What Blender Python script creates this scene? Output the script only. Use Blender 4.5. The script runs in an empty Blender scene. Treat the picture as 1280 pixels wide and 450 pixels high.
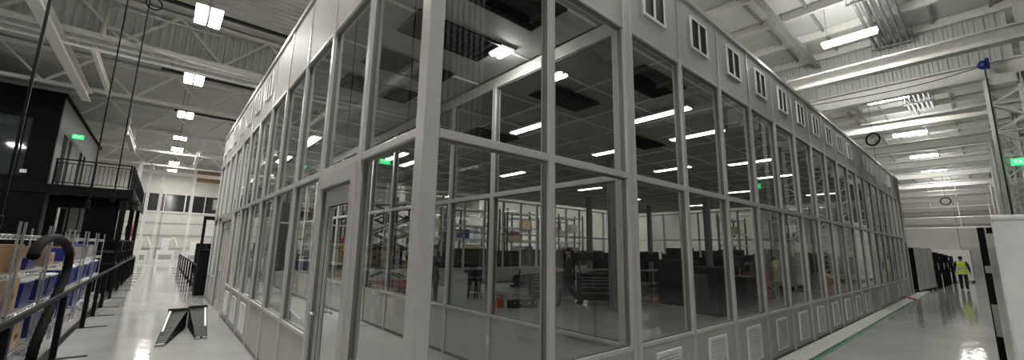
import bpy, bmesh, math, random
from mathutils import Vector, Matrix
random.seed(7)
S = bpy.context.scene
COL = S.collection
ORG = {}
V = Vector

# ------------------------------------------------------------------ materials
MATS = {}
def mat(name, col, rough=0.5, metal=0.0, var=0.06, scale=6.0, bump=0.0, spec=0.5, coat=0.0):
    if name in MATS: return MATS[name]
    m = bpy.data.materials.new(name); m.use_nodes = True
    nt = m.node_tree; b = nt.nodes['Principled BSDF']
    tc = nt.nodes.new('ShaderNodeTexCoord'); nz = nt.nodes.new('ShaderNodeTexNoise')
    nz.inputs['Scale'].default_value = scale; nz.inputs['Detail'].default_value = 4
    nt.links.new(tc.outputs['Object'], nz.inputs['Vector'])
    cr = nt.nodes.new('ShaderNodeValToRGB')
    e = cr.color_ramp.elements
    e[0].position = 0.3; e[1].position = 0.7
    e[0].color = tuple(max(0, c*(1-var)) for c in col)+(1,)
    e[1].color = tuple(min(1, c*(1+var)) for c in col)+(1,)
    nt.links.new(nz.outputs['Fac'], cr.inputs['Fac']); nt.links.new(cr.outputs['Color'], b.inputs['Base Color'])
    b.inputs['Roughness'].default_value = rough; b.inputs['Metallic'].default_value = metal
    b.inputs['Specular IOR Level'].default_value = spec
    if coat: b.inputs['Coat Weight'].default_value = coat; b.inputs['Coat Roughness'].default_value = 0.08
    if bump:
        bp = nt.nodes.new('ShaderNodeBump'); bp.inputs['Strength'].default_value = bump
        bp.inputs['Distance'].default_value = 0.01
        nt.links.new(nz.outputs['Fac'], bp.inputs['Height']); nt.links.new(bp.outputs['Normal'], b.inputs['Normal'])
    MATS[name] = m; return m
def emit(name, col, strength):
    m = bpy.data.materials.new(name); m.use_nodes = True
    nt = m.node_tree; nt.nodes.remove(nt.nodes['Principled BSDF'])
    e = nt.nodes.new('ShaderNodeEmission'); e.inputs['Color'].default_value = col+(1,); e.inputs['Strength'].default_value = strength
    nt.links.new(e.outputs[0], nt.nodes['Material Output'].inputs['Surface'])
    MATS[name] = m; return m
def glass(name, tint, gain=1.35):
    m = bpy.data.materials.new(name); m.use_nodes = True
    nt = m.node_tree; nt.nodes.remove(nt.nodes['Principled BSDF'])
    N = nt.nodes.new; L = nt.links.new
    tr = N('ShaderNodeBsdfTransparent'); tr.inputs['Color'].default_value = tint+(1,)
    tr2 = N('ShaderNodeBsdfTransparent')
    gl = N('ShaderNodeBsdfGlossy'); gl.inputs['Roughness'].default_value = 0.0; gl.inputs['Color'].default_value = (0.95,0.98,0.96,1)
    tc = N('ShaderNodeTexCoord'); nz = N('ShaderNodeTexNoise'); nz.inputs['Scale'].default_value = 1.3
    bp = N('ShaderNodeBump'); bp.inputs['Strength'].default_value = 0.012; bp.inputs['Distance'].default_value = 0.05
    L(tc.outputs['Object'], nz.inputs['Vector']); L(nz.outputs['Fac'], bp.inputs['Height']); L(bp.outputs['Normal'], gl.inputs['Normal'])
    fr = N('ShaderNodeFresnel'); fr.inputs['IOR'].default_value = 1.5
    mu = N('ShaderNodeMath'); mu.operation = 'MULTIPLY'; mu.inputs[1].default_value = gain; mu.use_clamp = True
    L(fr.outputs[0], mu.inputs[0])
    mx = N('ShaderNodeMixShader'); L(mu.outputs[0], mx.inputs[0]); L(tr.outputs[0], mx.inputs[1]); L(gl.outputs[0], mx.inputs[2])
    ge = N('ShaderNodeNewGeometry'); mx2 = N('ShaderNodeMixShader')
    L(ge.outputs['Backfacing'], mx2.inputs[0]); L(mx.outputs[0], mx2.inputs[1]); L(tr2.outputs[0], mx2.inputs[2])
    L(mx2.outputs[0], nt.nodes['Material Output'].inputs['Surface'])
    MATS[name] = m; return m

PANEL = mat('painted_panel', (0.47,0.46,0.435), 0.55, var=0.03, scale=3)
ALU = mat('painted_aluminium', (0.52,0.51,0.485), 0.32, var=0.03, scale=4)
ALUD = mat('grey_gasket', (0.16,0.16,0.155), 0.5)
SILLW = mat('bright_aluminium', (0.62,0.61,0.58), 0.28, 0.3, var=0.03)
VENTW = mat('vent_white', (0.80,0.82,0.80), 0.45)
WHITE = mat('white_paint', (0.62,0.61,0.58), 0.45)
STEELW = mat('white_steel', (0.66,0.66,0.62), 0.5, var=0.08)
STEELG = mat('grey_steel', (0.30,0.30,0.28), 0.5, var=0.1)
GALV = mat('galvanised_steel', (0.26,0.265,0.27), 0.4, 0.6, var=0.12)
CHROME = mat('chrome_wire', (0.50,0.50,0.50), 0.3, 0.9)
BLACK = mat('black_steel', (0.006,0.006,0.0065), 0.5, var=0.2, spec=0.10)
BLACKM = mat('black_matt', (0.005,0.005,0.0055), 0.75, var=0.2, spec=0.06)
DARK = mat('dark_grey', (0.022,0.023,0.022), 0.5, spec=0.2)
RUBBER = mat('black_rubber', (0.007,0.007,0.007), 0.7, spec=0.06, bump=0.2, scale=60)
CHARC = mat('charcoal_cladding', (0.006,0.0063,0.0068), 0.6, var=0.15, spec=0.06)
CARD = mat('cardboard', (0.30,0.19,0.10), 0.8, var=0.12, scale=9)
CARDL = mat('pale_cardboard', (0.42,0.30,0.18), 0.8, var=0.1)
TAPE = mat('packing_tape', (0.50,0.40,0.24), 0.35)
BLUE = mat('blue_plastic', (0.010,0.020,0.16), 0.35, var=0.1)
LIDW = mat('white_plastic', (0.80,0.80,0.78), 0.4)
RED = mat('red_paint', (0.38,0.03,0.025), 0.4)
DRED = mat('dark_red_paint', (0.16,0.02,0.02), 0.45)
ORANGE = mat('orange_plastic', (0.55,0.12,0.04), 0.45)
YELLOW = mat('yellow_paint', (0.50,0.36,0.06), 0.5)
GREENT = mat('green_tape', (0.02,0.16,0.08), 0.5)
BROWN = mat('plywood', (0.26,0.17,0.10), 0.7, var=0.2)
TILE = mat('ceiling_tile', (0.27,0.28,0.265), 0.8, bump=0.1, scale=40)
GRIDM = mat('ceiling_grid', (0.62,0.63,0.60), 0.5)
WALLW = mat('white_wall', (0.50,0.485,0.45), 0.6, var=0.06, scale=1.2)
WALLG = mat('grey_wall', (0.34,0.34,0.33), 0.6, var=0.06)
WALLD = mat('dark_wall', (0.06,0.06,0.06), 0.7)
DECK = mat('roof_deck', (0.46,0.46,0.43), 0.55, var=0.08, scale=2)
DECKW = mat('white_roof_panel', (0.62,0.63,0.605), 0.6, var=0.08, scale=1.5)
CURT = mat('ribbed_sheet', (0.52,0.53,0.50), 0.5, var=0.05)
KERB = mat('rough_concrete', (0.50,0.50,0.47), 0.85, var=0.1, scale=14, bump=0.4)
VESTY = mat('hi_vis_yellow', (0.62,0.80,0.06), 0.6, var=0.05)
REFL = mat('reflective_tape', (0.7,0.7,0.66), 0.3)
SKIN = mat('skin', (0.40,0.24,0.17), 0.55)
NAVY = mat('navy_cloth', (0.018,0.022,0.035), 0.8, bump=0.2, scale=50)
DCLOTH = mat('dark_cloth', (0.022,0.024,0.028), 0.8, bump=0.2, scale=50)
HAIR = mat('dark_hair', (0.02,0.015,0.012), 0.6)
SCREEN = mat('dark_window', (0.02,0.022,0.022), 0.08)
GREY = mat('mid_grey_plastic', (0.28,0.28,0.28), 0.5)
GREENI = mat('greenish_grey_steel', (0.22,0.235,0.225), 0.5)
GREENST = mat('green_grey_steel', (0.10,0.12,0.115), 0.5)
LAMP = emit('lamp_white', (1.0,0.975,0.93), 104.0)
LAMPL = emit('lamp_linear', (1.0,0.985,0.94), 112.0)
TROF = emit('troffer_white', (1.0,0.98,0.94), 9.0)
TROFT = emit('twin_tube_white', (1.0,0.98,0.94), 190.0)
TROFL = emit('lobby_strip_white', (1.0,0.98,0.94), 120.0)
EXITG = emit('exit_green', (0.04,0.85,0.22), 1.4)
EXITW = emit('exit_letters', (0.6,1.0,0.7), 1.6)
GLASS = glass('facade_glass', (0.86,0.885,0.87))
GLASSC = glass('partition_glass', (0.84,0.865,0.85))
GLASSD = glass('dark_glass', (0.10,0.12,0.12), 2.4)

def floor_material():
    m = mat('polished_concrete', (0.41,0.41,0.40), 0.16, var=0.10, scale=0.8, spec=0.6)
    nt = m.node_tree; b = nt.nodes['Principled BSDF']; N = nt.nodes.new; L = nt.links.new
    tc = [n for n in nt.nodes if n.type == 'TEX_COORD'][0]
    n2 = N('ShaderNodeTexNoise'); n2.inputs['Scale'].default_value = 2.2; n2.inputs['Detail'].default_value = 5
    L(tc.outputs['Object'], n2.inputs['Vector'])
    mr = N('ShaderNodeMapRange'); mr.inputs[3].default_value = 0.03; mr.inputs[4].default_value = 0.10
    L(n2.outputs['Fac'], mr.inputs[0]); L(mr.outputs[0], b.inputs['Roughness'])
    n3 = N('ShaderNodeTexNoise'); n3.inputs['Scale'].default_value = 5.0; n3.inputs['Detail'].default_value = 2
    L(tc.outputs['Object'], n3.inputs['Vector'])
    bp = N('ShaderNodeBump'); bp.inputs['Strength'].default_value = 0.16; bp.inputs['Distance'].default_value = 0.02
    L(n3.outputs['Fac'], bp.inputs['Height']); L(bp.outputs['Normal'], b.inputs['Normal'])
    return m
FLOORM = floor_material()

# ------------------------------------------------------------------ mesh builder
class MB:
    def __init__(s): s.bm = bmesh.new()
    def box(s, x0, x1, y0, y1, z0, z1):
        c = V(((x0+x1)/2, (y0+y1)/2, (z0+z1)/2)); return s.obox(c, (abs(x1-x0), abs(y1-y0), abs(z1-z0)))
    def obox(s, c, size, R=None, taper=None):
        vs = []
        for k in (-1, 1):
            t = 1 if (taper is None or k < 0) else taper
            for (i, j) in ((-1,-1),(1,-1),(1,1),(-1,1)):
                p = V((i*size[0]/2*t, j*size[1]/2*t, k*size[2]/2))
                if R is not None: p = R @ p
                vs.append(s.bm.verts.new(V(c)+p))
        for f in ((3,2,1,0),(4,5,6,7),(0,1,5,4),(1,2,6,5),(2,3,7,6),(3,0,4,7)):
            s.bm.faces.new([vs[i] for i in f])
        return s
    def bar(s, p, q, w, h, up=(0,0,1)):
        p, q = V(p), V(q); d = (q-p); L = d.length; d.normalize(); up = V(up)
        if abs(d.dot(up)) > 0.98: up = V((1,0,0))
        r = d.cross(up).normalized(); u = r.cross(d)
        R = Matrix((r, d, u)).transposed()
        return s.obox((p+q)/2, (w, L, h), R)
    def tube(s, pts, r, n=8, closed=False):
        pts = [V(p) for p in pts]; rings = []; N = len(pts)
        prev = None
        for i, p in enumerate(pts):
            a = pts[(i-1) % N] if (closed or i > 0) else p
            b = pts[(i+1) % N] if (closed or i < N-1) else p
            d = (b-a).normalized()
            if prev is None:
                up = V((0,0,1)) if abs(d.z) < 0.9 else V((1,0,0))
                u = d.cross(up).normalized()
            else:
                u = (prev - d*prev.dot(d)).normalized()
            prev = u; w = d.cross(u)
            rr = r[i] if isinstance(r, (list, tuple)) else r
            rings.append([s.bm.verts.new(p+(u*math.cos(t)+w*math.sin(t))*rr) for t in [2*math.pi*k/n for k in range(n)]])
        M = N if closed else N-1
        for i in range(M):
            A, B = rings[i], rings[(i+1) % N]
            for k in range(n): s.bm.faces.new((A[k], A[(k+1) % n], B[(k+1) % n], B[k]))
        if not closed:
            s.bm.faces.new(rings[0][::-1]); s.bm.faces.new(rings[-1])
        return s
    def lathe(s, c, prof, n=16):
        c = V(c); pts = [c+V((0,0,z)) for r, z in prof]
        return s.tube_r(pts, [r for r, z in prof], n)
    def tube_r(s, pts, rs, n):
        rings = [[s.bm.verts.new(p+V((math.cos(t)*r, math.sin(t)*r, 0))) for t in [2*math.pi*k/n for k in range(n)]] for p, r in zip(pts, rs)]
        for A, B in zip(rings, rings[1:]):
            for k in range(n): s.bm.faces.new((A[k], A[(k+1) % n], B[(k+1) % n], B[k]))
        s.bm.faces.new(rings[0][::-1]); s.bm.faces.new(rings[-1]); return s
    def prism(s, poly, axis, a, b):
        def P(u, v, t): return {'x': (t,u,v), 'y': (u,t,v), 'z': (u,v,t)}[axis]
        A = [s.bm.verts.new(P(u,v,a)) for u, v in poly]; B = [s.bm.verts.new(P(u,v,b)) for u, v in poly]
        s.bm.faces.new(A); s.bm.faces.new(B[::-1]); n = len(A)
        for i in range(n): s.bm.faces.new((A[i], B[i], B[(i+1) % n], A[(i+1) % n]))
        return s
    def ell(s, c, r, R=None, n=14):
        M = Matrix.Translation(V(c)) @ (R.to_4x4() if R else Matrix()) @ Matrix.Diagonal((r[0],r[1],r[2],1))
        bmesh.ops.create_uvsphere(s.bm, u_segments=n, v_segments=max(6, n*2//3), radius=1, matrix=M); return s
    def build(s, name, m, parent=None, smooth=False, bevel=0.0, local=False):
        bm = s.bm
        bmesh.ops.recalc_face_normals(bm, faces=bm.faces)
        if parent is not None:
            o_w = V((0,0,0)) if local else ORG[parent.name]
        else:
            xs = [v.co for v in bm.verts]
            o_w = V(((min(v.x for v in xs)+max(v.x for v in xs))/2, (min(v.y for v in xs)+max(v.y for v in xs))/2, min(v.z for v in xs)))
        for v in bm.verts: v.co -= o_w
        me = bpy.data.meshes.new(name); bm.to_mesh(me); bm.free(); me.materials.append(m)
        if smooth:
            for p in me.polygons: p.use_smooth = True
        o = bpy.data.objects.new(name, me); COL.objects.link(o)
        if parent is not None: o.parent = parent; ORG[o.name] = V(ORG[parent.name]) if not local else V((0,0,0))
        else: o.location = o_w; ORG[o.name] = o_w
        if bevel:
            b = o.modifiers.new('edge', 'BEVEL'); b.width = bevel; b.segments = 2; b.limit_method = 'ANGLE'
        return o
def box(*a): return MB().box(*a)
def tag(o, label=None, cat=None, group=None, kind=None):
    if label: o['label'] = label
    if cat: o['category'] = cat
    if group: o['group'] = group
    if kind: o['kind'] = kind
    return o
def thing(name, label, cat, loc, group=None, rz=0.0, kind=None):
    o = bpy.data.objects.new(name, None); COL.objects.link(o); o.empty_display_size = 0.2
    o.location = loc; o.rotation_euler = (0,0,rz); ORG[o.name] = V(loc)
    return tag(o, label, cat, group, kind)
def struct(name, loc=(0,0,0), label=None):
    return thing(name, label, None, loc, kind='structure')
def dup(root, loc, label, rz=None, group=None):
    r = root.copy(); COL.objects.link(r); r.location = loc; ORG[r.name] = V(loc)
    if rz is not None: r.rotation_euler = (0,0,rz)
    r['label'] = label
    if group: r['group'] = group
    for ch in list(root.children):
        c = ch.copy(); COL.objects.link(c); c.parent = r
        for g in list(ch.children):
            d = g.copy(); COL.objects.link(d); d.parent = c
    return r
ORD = ['zeroth','first','second','third','fourth','fifth','sixth','seventh','eighth','ninth','tenth','eleventh','twelfth','thirteenth','fourteenth','fifteenth','sixteenth','seventeenth','eighteenth','nineteenth','twentieth']
def text(name, body, size, m, parent, M, depth=0.003):
    cu = bpy.data.curves.new(name, 'FONT'); cu.body = body; cu.size = size; cu.extrude = depth
    cu.align_x = 'CENTER'; cu.align_y = 'CENTER'
    t = bpy.data.objects.new(name, cu); COL.objects.link(t)
    dg = bpy.context.evaluated_depsgraph_get()
    me = bpy.data.meshes.new_from_object(t.evaluated_get(dg)); bpy.data.objects.remove(t)
    me.transform(M); me.materials.clear(); me.materials.append(m)
    o = bpy.data.objects.new(name, me); COL.objects.link(o); o.parent = parent; return o

# ------------------------------------------------------------------ camera (ultra-wide, pitched up)
f_px, yaw, pitch, roll = 503.9, 0.863540912, 0.169772970, 0.0181598913
cam_d = bpy.data.cameras.new('camera'); cam = bpy.data.objects.new('camera', cam_d); COL.objects.link(cam)
fw = V((math.cos(pitch)*math.cos(yaw), math.cos(pitch)*math.sin(yaw), math.sin(pitch)))
r0 = V((math.sin(yaw), -math.cos(yaw), 0)); u0 = r0.cross(fw)
r1 = r0*math.cos(roll)+u0*math.sin(roll); u1 = -r0*math.sin(roll)+u0*math.cos(roll)
cam.matrix_world = Matrix.Translation((-1.27813252, -2.42417895, 1.7)) @ Matrix((r1, u1, -fw)).transposed().to_4x4()
cam_d.sensor_fit = 'HORIZONTAL'; cam_d.sensor_width = 36.0; cam_d.lens = 36.0*f_px/1280.0
cam_d.clip_start = 0.05; cam_d.clip_end = 400
S.camera = cam

# ------------------------------------------------------------------ dimensions
wl, wr = 1.1975, 1.2474
NL, NR = 12, 20
LX, LY = NR*wr, NL*wl
ZB, ZM, ZT, ZW = 0.745, 2.50, 4.237, 5.28
H_CEIL = 9.4

# ------------------------------------------------------------------ hall shell
tag(box(-18, 64, -16, 48, -0.2, 0).build('floor', FLOORM), 'glossy grey polished concrete floor of the hall', None, kind='structure')
def corr_deck(x0, x1, y0, y1, z, pitch=0.30, h=0.05):
    mb = MB(); pts = []
    y = y0
    while y < y1:
        pts += [(y, z), (y+pitch*0.38, z), (y+pitch*0.5, z+h), (y+pitch*0.88, z+h)]; y += pitch
    pts.append((y1, z))
    A = [mb.bm.verts.new((x0, a, b)) for a, b in pts]; B = [mb.bm.verts.new((x1, a, b)) for a, b in pts]
    for i in range(len(A)-1): mb.bm.faces.new((A[i], A[i+1], B[i+1], B[i]))
    C_ = [mb.bm.verts.new((x, yy, z+0.2)) for x, yy in ((x0,y0),(x1,y0),(x1,y1),(x0,y1))]
    mb.bm.faces.new(C_)
    return mb
ce = struct('ceiling', label='white steel roof deck over the hall')
corr_deck(-18, 30, 4.0, 48, H_CEIL).build('roof_deck', DECK, ce)
box(-18, 64, -16, 4.0, H_CEIL, H_CEIL+0.15).build('roof_panel', DECKW, ce)
box(30, 64, 4.0, 16, H_CEIL, H_CEIL+0.15).build('roof_panel', DECKW, ce)
for i in range(26):
    x = 3.2+2.0*i
    if x < 62: box(x-0.06, x+0.06, -14, 8, H_CEIL-0.28, H_CEIL-0.02).build('purlin', STEELW, ce)
ribs = MB()
for j in range(-8, 6):
    y = 1.25*j+0.4
    ribs.box(2, 62, y-0.03, y+0.03, H_CEIL-0.12, H_CEIL-0.005)
ribs.build('roof_rib', STEELG, ce)

# far wall at the end of the entrance aisle
wf = struct('wall_far', label='white far wall with a band of dark windows')
mb = MB(); mb.box(-18, 30, 47, 47.2, 0, 4.55); mb.box(-18, 30, 47, 47.2, 6.2, H_CEIL+0.2); mb.build('wall_panel', WALLW, wf)
mb = MB()
for z in (1.2, 2.4, 3.5): mb.box(-18, 30, 46.93, 47, z-0.05, z+0.05)
for i in range(24): mb.box(-17.6+2*i, -17.5+2*i, 46.94, 47, 0, 4.5)
mb.build('wall_rib', STEELG, wf)
box(-18, 30, 46.9, 47, 4.45, 4.6).build('window_sill', WHITE, wf)
for i in range(16):
    x0 = -18+3.0*i
    w = struct('window_%d' % (i+1), (x0+1.5, 47.05, 4.6), 'dark pane in the window band of the far wall')
    box(x0+0.04, x0+2.96, 47.06, 47.1, 4.6, 6.2).build('window_pane', SCREEN, w)
    mb = MB(); mb.box(x0-0.05, x0+0.05, 46.98, 47.08, 4.6, 6.2); mb.box(x0+1.47, x0+1.53, 46.99, 47.07, 4.6, 6.2)
    mb.build('window_frame', WHITE, w)
tag(box(-10, 24, 45.4, 45.7, 0, 0.28).build('kerb', WHITE), 'white kerb along the foot of the far wall', None, kind='structure')
# end wall of the glazed-room aisle
we = struct('wall_end', label='pale end wall beyond the worker in the yellow vest')
mb = MB(); mb.box(62, 62.2, -16, 16, 0, H_CEIL+0.1); mb.build('wall_panel', WALLW, we)
box(61.9, 62, -16, -0.6, 0, 2.7).build('wall_dado', WALLG, we)
mb = MB()
for y in (-12,-8,-4,-0.6,3.4): mb.box(61.93, 62, y-0.05, y+0.05, 2.7, 8)
mb.box(61.85, 62, -16, 12, 5.0, 5.15); mb.box(61.85, 62, -16, 12, 6.4, 6.5)
mb.build('wall_rib', STEELG, we)
tag(box(2, 64, -6.8, -6.6, 0, H_CEIL+0.1).build('wall_dark_divider', WALLD), 'dark divider wall added to darken the space beyond the columns', None, kind='structure')  # dark sheet added so the unlit space past the columns reads dark
tag(box(-18.2, -18, -16, 48, 0, H_CEIL+0.2).build('wall_west', WALLG), 'grey outer wall behind the black office', None, kind='structure')
tag(box(30, 30.2, 16, 48, 0, H_CEIL+0.2).build('wall_east', WALLW), 'white wall closing the far hall', None, kind='structure')
tag(box(30.2, 64, 16, 16.2, 0, H_CEIL+0.2).build('wall_inner', WALLW), 'white wall behind the end of the glazed room', None, kind='structure')

# ------------------------------------------------------------------ glazed room : two facades
def tr_right(x, y, z): return (x, y, z)
def facade(face, N, w, wall, doors, no_win):
    """face 'r': along +X at y=0, outside -Y.  face 'l': along +Y at x=0, outside -X. 'b' back, 'e' end."""
    def B(mb, s0, s1, d0, d1, z0, z1):      # s along wall, d depth inwards
        if face == 'r': mb.box(s0, s1, d0, d1, z0, z1)
        elif face == 'l': mb.box(d0, d1, s0, s1, z0, z1)
        elif face == 'b': mb.box(s0, s1, LY-d1, LY-d0, z0, z1)
        elif face == 'e': mb.box(LX-d1, LX-d0, s0, s1, z0, z1)
        elif face == 'p': mb.box(2*wr+d0-0.05, 2*wr+d1-0.05, s0, s1, z0, z1)
        return mb
    G = GLASS if face in 'rl' else GLASSC
    up_only = face in 'bep'
    for k in range(N+1):
        s = k*w
        if face == 'r' and k == 2:
            for ds in (-0.042, 0.042):
                B(MB(), s+ds-0.038, s+ds+0.038, -0.02, 0.10, 0, ZW).build('mullion', ALU, wall, bevel=0.004)
            B(MB(), s-0.006, s+0.006, -0.005, 0.08, 0, ZW).build('joint_seal', ALUD, wall)
        elif k == 0 and face in 'rl':
            continue
        else:
            a, b = s-0.036, s+0.036
            if k == N: a, b = s-0.07, s
            if k == 0: a, b = s+0.1, s+0.17
            B(MB(), a, b, -0.012, 0.10, 0, ZT+0.04).build('mullion', ALU, wall, bevel=0.004)
            if not up_only: B(MB(), a+0.016, b-0.016, -0.010, 0.05, ZT+0.04, ZW).build('cover_strip', SILLW if face == 'l' else ALU, wall)
    for k in range(N):
        a, b = k*w+0.036, (k+1)*w-0.036
        if k == 0: a = 0.11
        if k == N-1: b = (k+1)*w-0.07
        if face == 'r' and k == 1: b -= 0.044
        if face == 'r' and k == 2: a += 0.044
        indoor = (k+1) in doors
        # lower panel
        if not indoor:
            B(MB(), a, b, 0.012, 0.075, 0.05, ZB-0.02).build('lower_panel', PANEL, wall)
            B(MB(), a, b, -0.004, 0.09, 0.0, 0.05).build('base_channel', ALUD, wall)
            B(MB(), a, b, -0.008, 0.095, ZB-0.02, ZB+0.02).build('sill_rail', SILLW, wall, bevel=0.004)
            g = MB()
            for (p, q, z0, z1) in ((a, a+0.014, ZB+0.02, ZM-0.03), (b-0.014, b, ZB+0.02, ZM-0.03), (a+0.014, b-0.014, ZB+0.02, ZB+0.034), (a+0.014, b-0.014, ZM-0.044, ZM-0.03)):
                B(g, p, q, 0.02, 0.065, z0, z1)
            g.build('glazing_bead', ALUD, wall)
            B(MB(), a+0.014, b-0.014, 0.038, 0.046, ZB+0.034, ZM-0.044).build('lower_pane', G, wall)
        B(MB(), a, b, -0.008, 0.095, ZM-0.03, ZM+0.035).build('middle_rail', ALU, wall, bevel=0.004)
        g = MB()
        for (p, q, z0, z1) in ((a, a+0.014, ZM+0.035, ZT-0.02), (b-0.014, b, ZM+0.035, ZT-0.02), (a+0.014, b-0.014, ZT-0.036, ZT-0.02)):
            B(g, p, q, 0.02, 0.065, z0, z1)
        g.build('glazing_bead', ALUD, wall)
        B(MB(), a+0.014, b-0.014, 0.038, 0.046, ZM+0.035, ZT-0.036).build('upper_pane', G, wall)
        B(MB(), a, b, -0.006, 0.095, ZT-0.02, ZT+0.02).build('head_rail', ALU, wall)
        if not up_only:
            B(MB(), a, b, 0.0, 0.06, ZT+0.02, ZW-0.02).build('upper_panel', PANEL, wall)
    B(MB(), 0.0, N*w, -0.022, 0.10, ZW-0.02, ZW+0.05).build('cap_trim', ALU, wall) if not up_only else None

wall_right = struct('wall_right', label='long grey glazed wall running from the tall corner post to the far aisle')
facade('r', NR, wr, wall_right, {20}, set())
wall_left = struct('wall_left', label='grey glazed wall along the entrance aisle with two doors')
facade('l', NL, wl, wall_left, {2, 9, 10}, set())
wall_back = struct('wall_back', label='glazed back wall of the room'); facade('b', 20, wr, wall_back, set(), set())
wall_inside = struct('wall_partition', label='glazed partition inside the room, ending at the double mullion')
facade('p', 12, wl, wall_inside, set(), set())
wall_far_end = struct('wall_room_end', label='glazed end wall of the room'); facade('e', 12, wl, wall_far_end, set(), set())
box(2*wr-0.04, 2*wr+0.04, 0.11, LY-0.11, ZT+0.02, ZT+0.16).build('head_rail', ALU, wall_inside)
cp = struct('trim_corner_post', (0,0,0), 'tall pale square post at the corner of the glazed room')
box(-0.022, 0.10, -0.022, 0.10, 0, ZW+0.05).build('corner_post', SILLW if False else ALU, cp, bevel=0.006)
# roof and ceiling of the room
rr = struct('ceiling_room', label='pale tiled ceiling of the glazed room')
box(0.1, LX-0.1, 0.1, LY-0.1, ZW-0.06, ZW+0.02).build('roof_sheet', PANEL, rr)
ZC = 4.40
box(0.1, 2.42, 0.1, LY-0.1, ZC, ZC+0.06).build('ceiling_tiles', TILE, rr)
box(2.58, LX-0.1, 0.1, LY-0.1, ZC, ZC+0.06).build('ceiling_tiles', TILE, rr)
mb = MB()
for i in range(0, 20):
    x = 2.6+1.22*i
    if x < LX-0.2: mb.box(x-0.02, x+0.02, 0.12, LY-0.12, ZC-0.018, ZC-0.001)
for j in range(0, 12):
    y = 0.35+1.22*j
    mb.box(2.6, LX-0.12, y-0.02, y+0.02, ZC-0.022, ZC-0.001)
    mb.box(0.12, 2.40, y-0.02, y+0.02, ZC-0.018, ZC-0.001)
mb.build('ceiling_grid', GRIDM, rr)
# black open grilles in that ceiling
def grille(x, y, wx=1.24, wy=0.60, label=''):
    t = thing('ceiling_grille', label, 'grille', (x, y, ZC-0.10), 'black grilles in the room ceiling')
    mb = MB(); z0, z1 = ZC-0.05, ZC-0.024
    mb.box(x-wx/2, x+wx/2, y-wy/2, y-wy/2+0.03, z0, z1); mb.box(x-wx/2, x+wx/2, y+wy/2-0.03, y+wy/2, z0, z1)
    mb.box(x-wx/2, x-wx/2+0.03, y-wy/2, y+wy/2, z0, z1); mb.box(x+wx/2-0.03, x+wx/2, y-wy/2, y+wy/2, z0, z1)
    mb.build('grille_frame', BLACK, t)
    mb = MB()
    for i in range(12):
        xx = x-wx/2+0.05+i*(wx-0.1)/11; mb.obox((xx, y, ZC-0.038), (0.004, wy-0.06, 0.03), Matrix.Rotation(0.6, 3, 'Y'))
    mb.build('grille_slat', BLACK, t)
    box(x-wx/2+0.03, x+wx/2-0.03, y-wy/2+0.03, y+wy/2-0.03, ZC-0.022, ZC-0.010).build('grille_back', BLACKM, t)
    return t
for i, (x, y) in enumerate([(1.24,0.64),(1.24,1.76),(1.24,2.95),(1.24,4.1)]):
    grille(x, y, label='black ceiling grille in the narrow lobby, %s from the long glazed wall' % ORD[i+1])
for i, (x, y) in enumerate([(4.35,0.80),(3.9,2.2),(4.4,5.0),(7.5,2.9)]):
    grille(x, y, label='black ceiling grille in the main room behind the partition, %s one counting inwards' % ORD[i+1])
# troffers
def troffer(x, y, label, m=None):
    t = thing('ceiling_light', label, 'ceiling light', (x, y, ZC-0.1), 'ceiling lights in the glazed room')
    mb = MB(); mb.box(x-0.12, x+0.12, y-0.62, y+0.62, ZC-0.07, ZC-0.026); mb.build('light_housing', WHITE, t)
    box(x-0.09, x+0.09, y-0.59, y+0.59, ZC-0.085, ZC-0.071).build('diffuser', m or TROF, t)
for i, (x, y) in enumerate([(1.3,8.6),(1.3,11.6)]):
    troffer(x, y, 'lit strip light in the narrow lobby ceiling, %s from the corner post' % ORD[i+1], TROFL)
for i, (x, y) in enumerate([(2.95,5.7),(4.55,3.8),(5.8,1.45),(7.65,1.6),(7.6,3.85),(10.9,3.9),(7.9,8.3),(14.5,2.0),(12.5,8.5),(17.5,4.5),(4.4,9.2),(11.5,1.8),(20.5,2.0),(17.0,9.5),(21.5,8.0)]):
    troffer(x, y, 'lit strip light in the room ceiling, %s one inwards from the lobby partition' % ORD[i+1])

tw = thing('ceiling_light', 'small twin-tube light beside the black grille in the lobby ceiling', 'ceiling light', (1.93, 1.52, ZC-0.1), 'ceiling lights in the glazed room')
box(1.81, 2.03, 1.44, 1.74, ZC-0.05, ZC-0.024).build('light_housing', WHITE, tw)
for xx in (1.86, 1.98): box(xx-0.025, xx+0.025, 1.46, 1.72, ZC-0.075, ZC-0.051).build('tube', TROFT, tw)
# small twin windows and louvred vents of the facades
def small_window(face, k, w, n):
    c = (k-0.5)*w; hw = 0.265; z0, z1 = 4.57, 5.08
    loc = (c, 0, z0) if face == 'r' else (0, c, z0)
    o = struct('window_%d' % n, loc, 'small twin grille window high on the glazed wall')
    def B(mb, s0, s1, d0, d1, a, b):
        mb.box(s0, s1, d0, d1, a, b) if face == 'r' else mb.box(d0, d1, s0, s1, a, b)
    mb = MB(); d0, d1 = -0.025, -0.001; t = 0.035
    B(mb, c-hw, c-hw+t, d0, d1, z0, z1); B(mb, c+hw-t, c+hw, d0, d1, z0, z1); B(mb, c-0.018, c+0.018, d0, d1, z0+t, z1-t)
    B(mb, c-hw+t, c+hw-t, d0, d1, z0, z0+t); B(mb, c-hw+t, c+hw-t, d0, d1, z1-t, z1)
    mb.build('window_frame', VENTW, o, bevel=0.003)
    mb = MB(); B(mb, c-hw+t, c-0.018, -0.010, -0.002, z0+t, z1-t); B(mb, c+0.018, c+hw-t, -0.010, -0.002, z0+t, z1-t)
    mb.build('window_pane', GREY if False else DARK, o)
WR = [3,4,5,6,7,8,9,10,11,12,14,15,17,18]
n = 17
for k in WR: small_window('r', k, wr, n); n += 1
for k in (6,7,8,9,10,11,12): small_window('l', k, wl, n); n += 1
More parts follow.
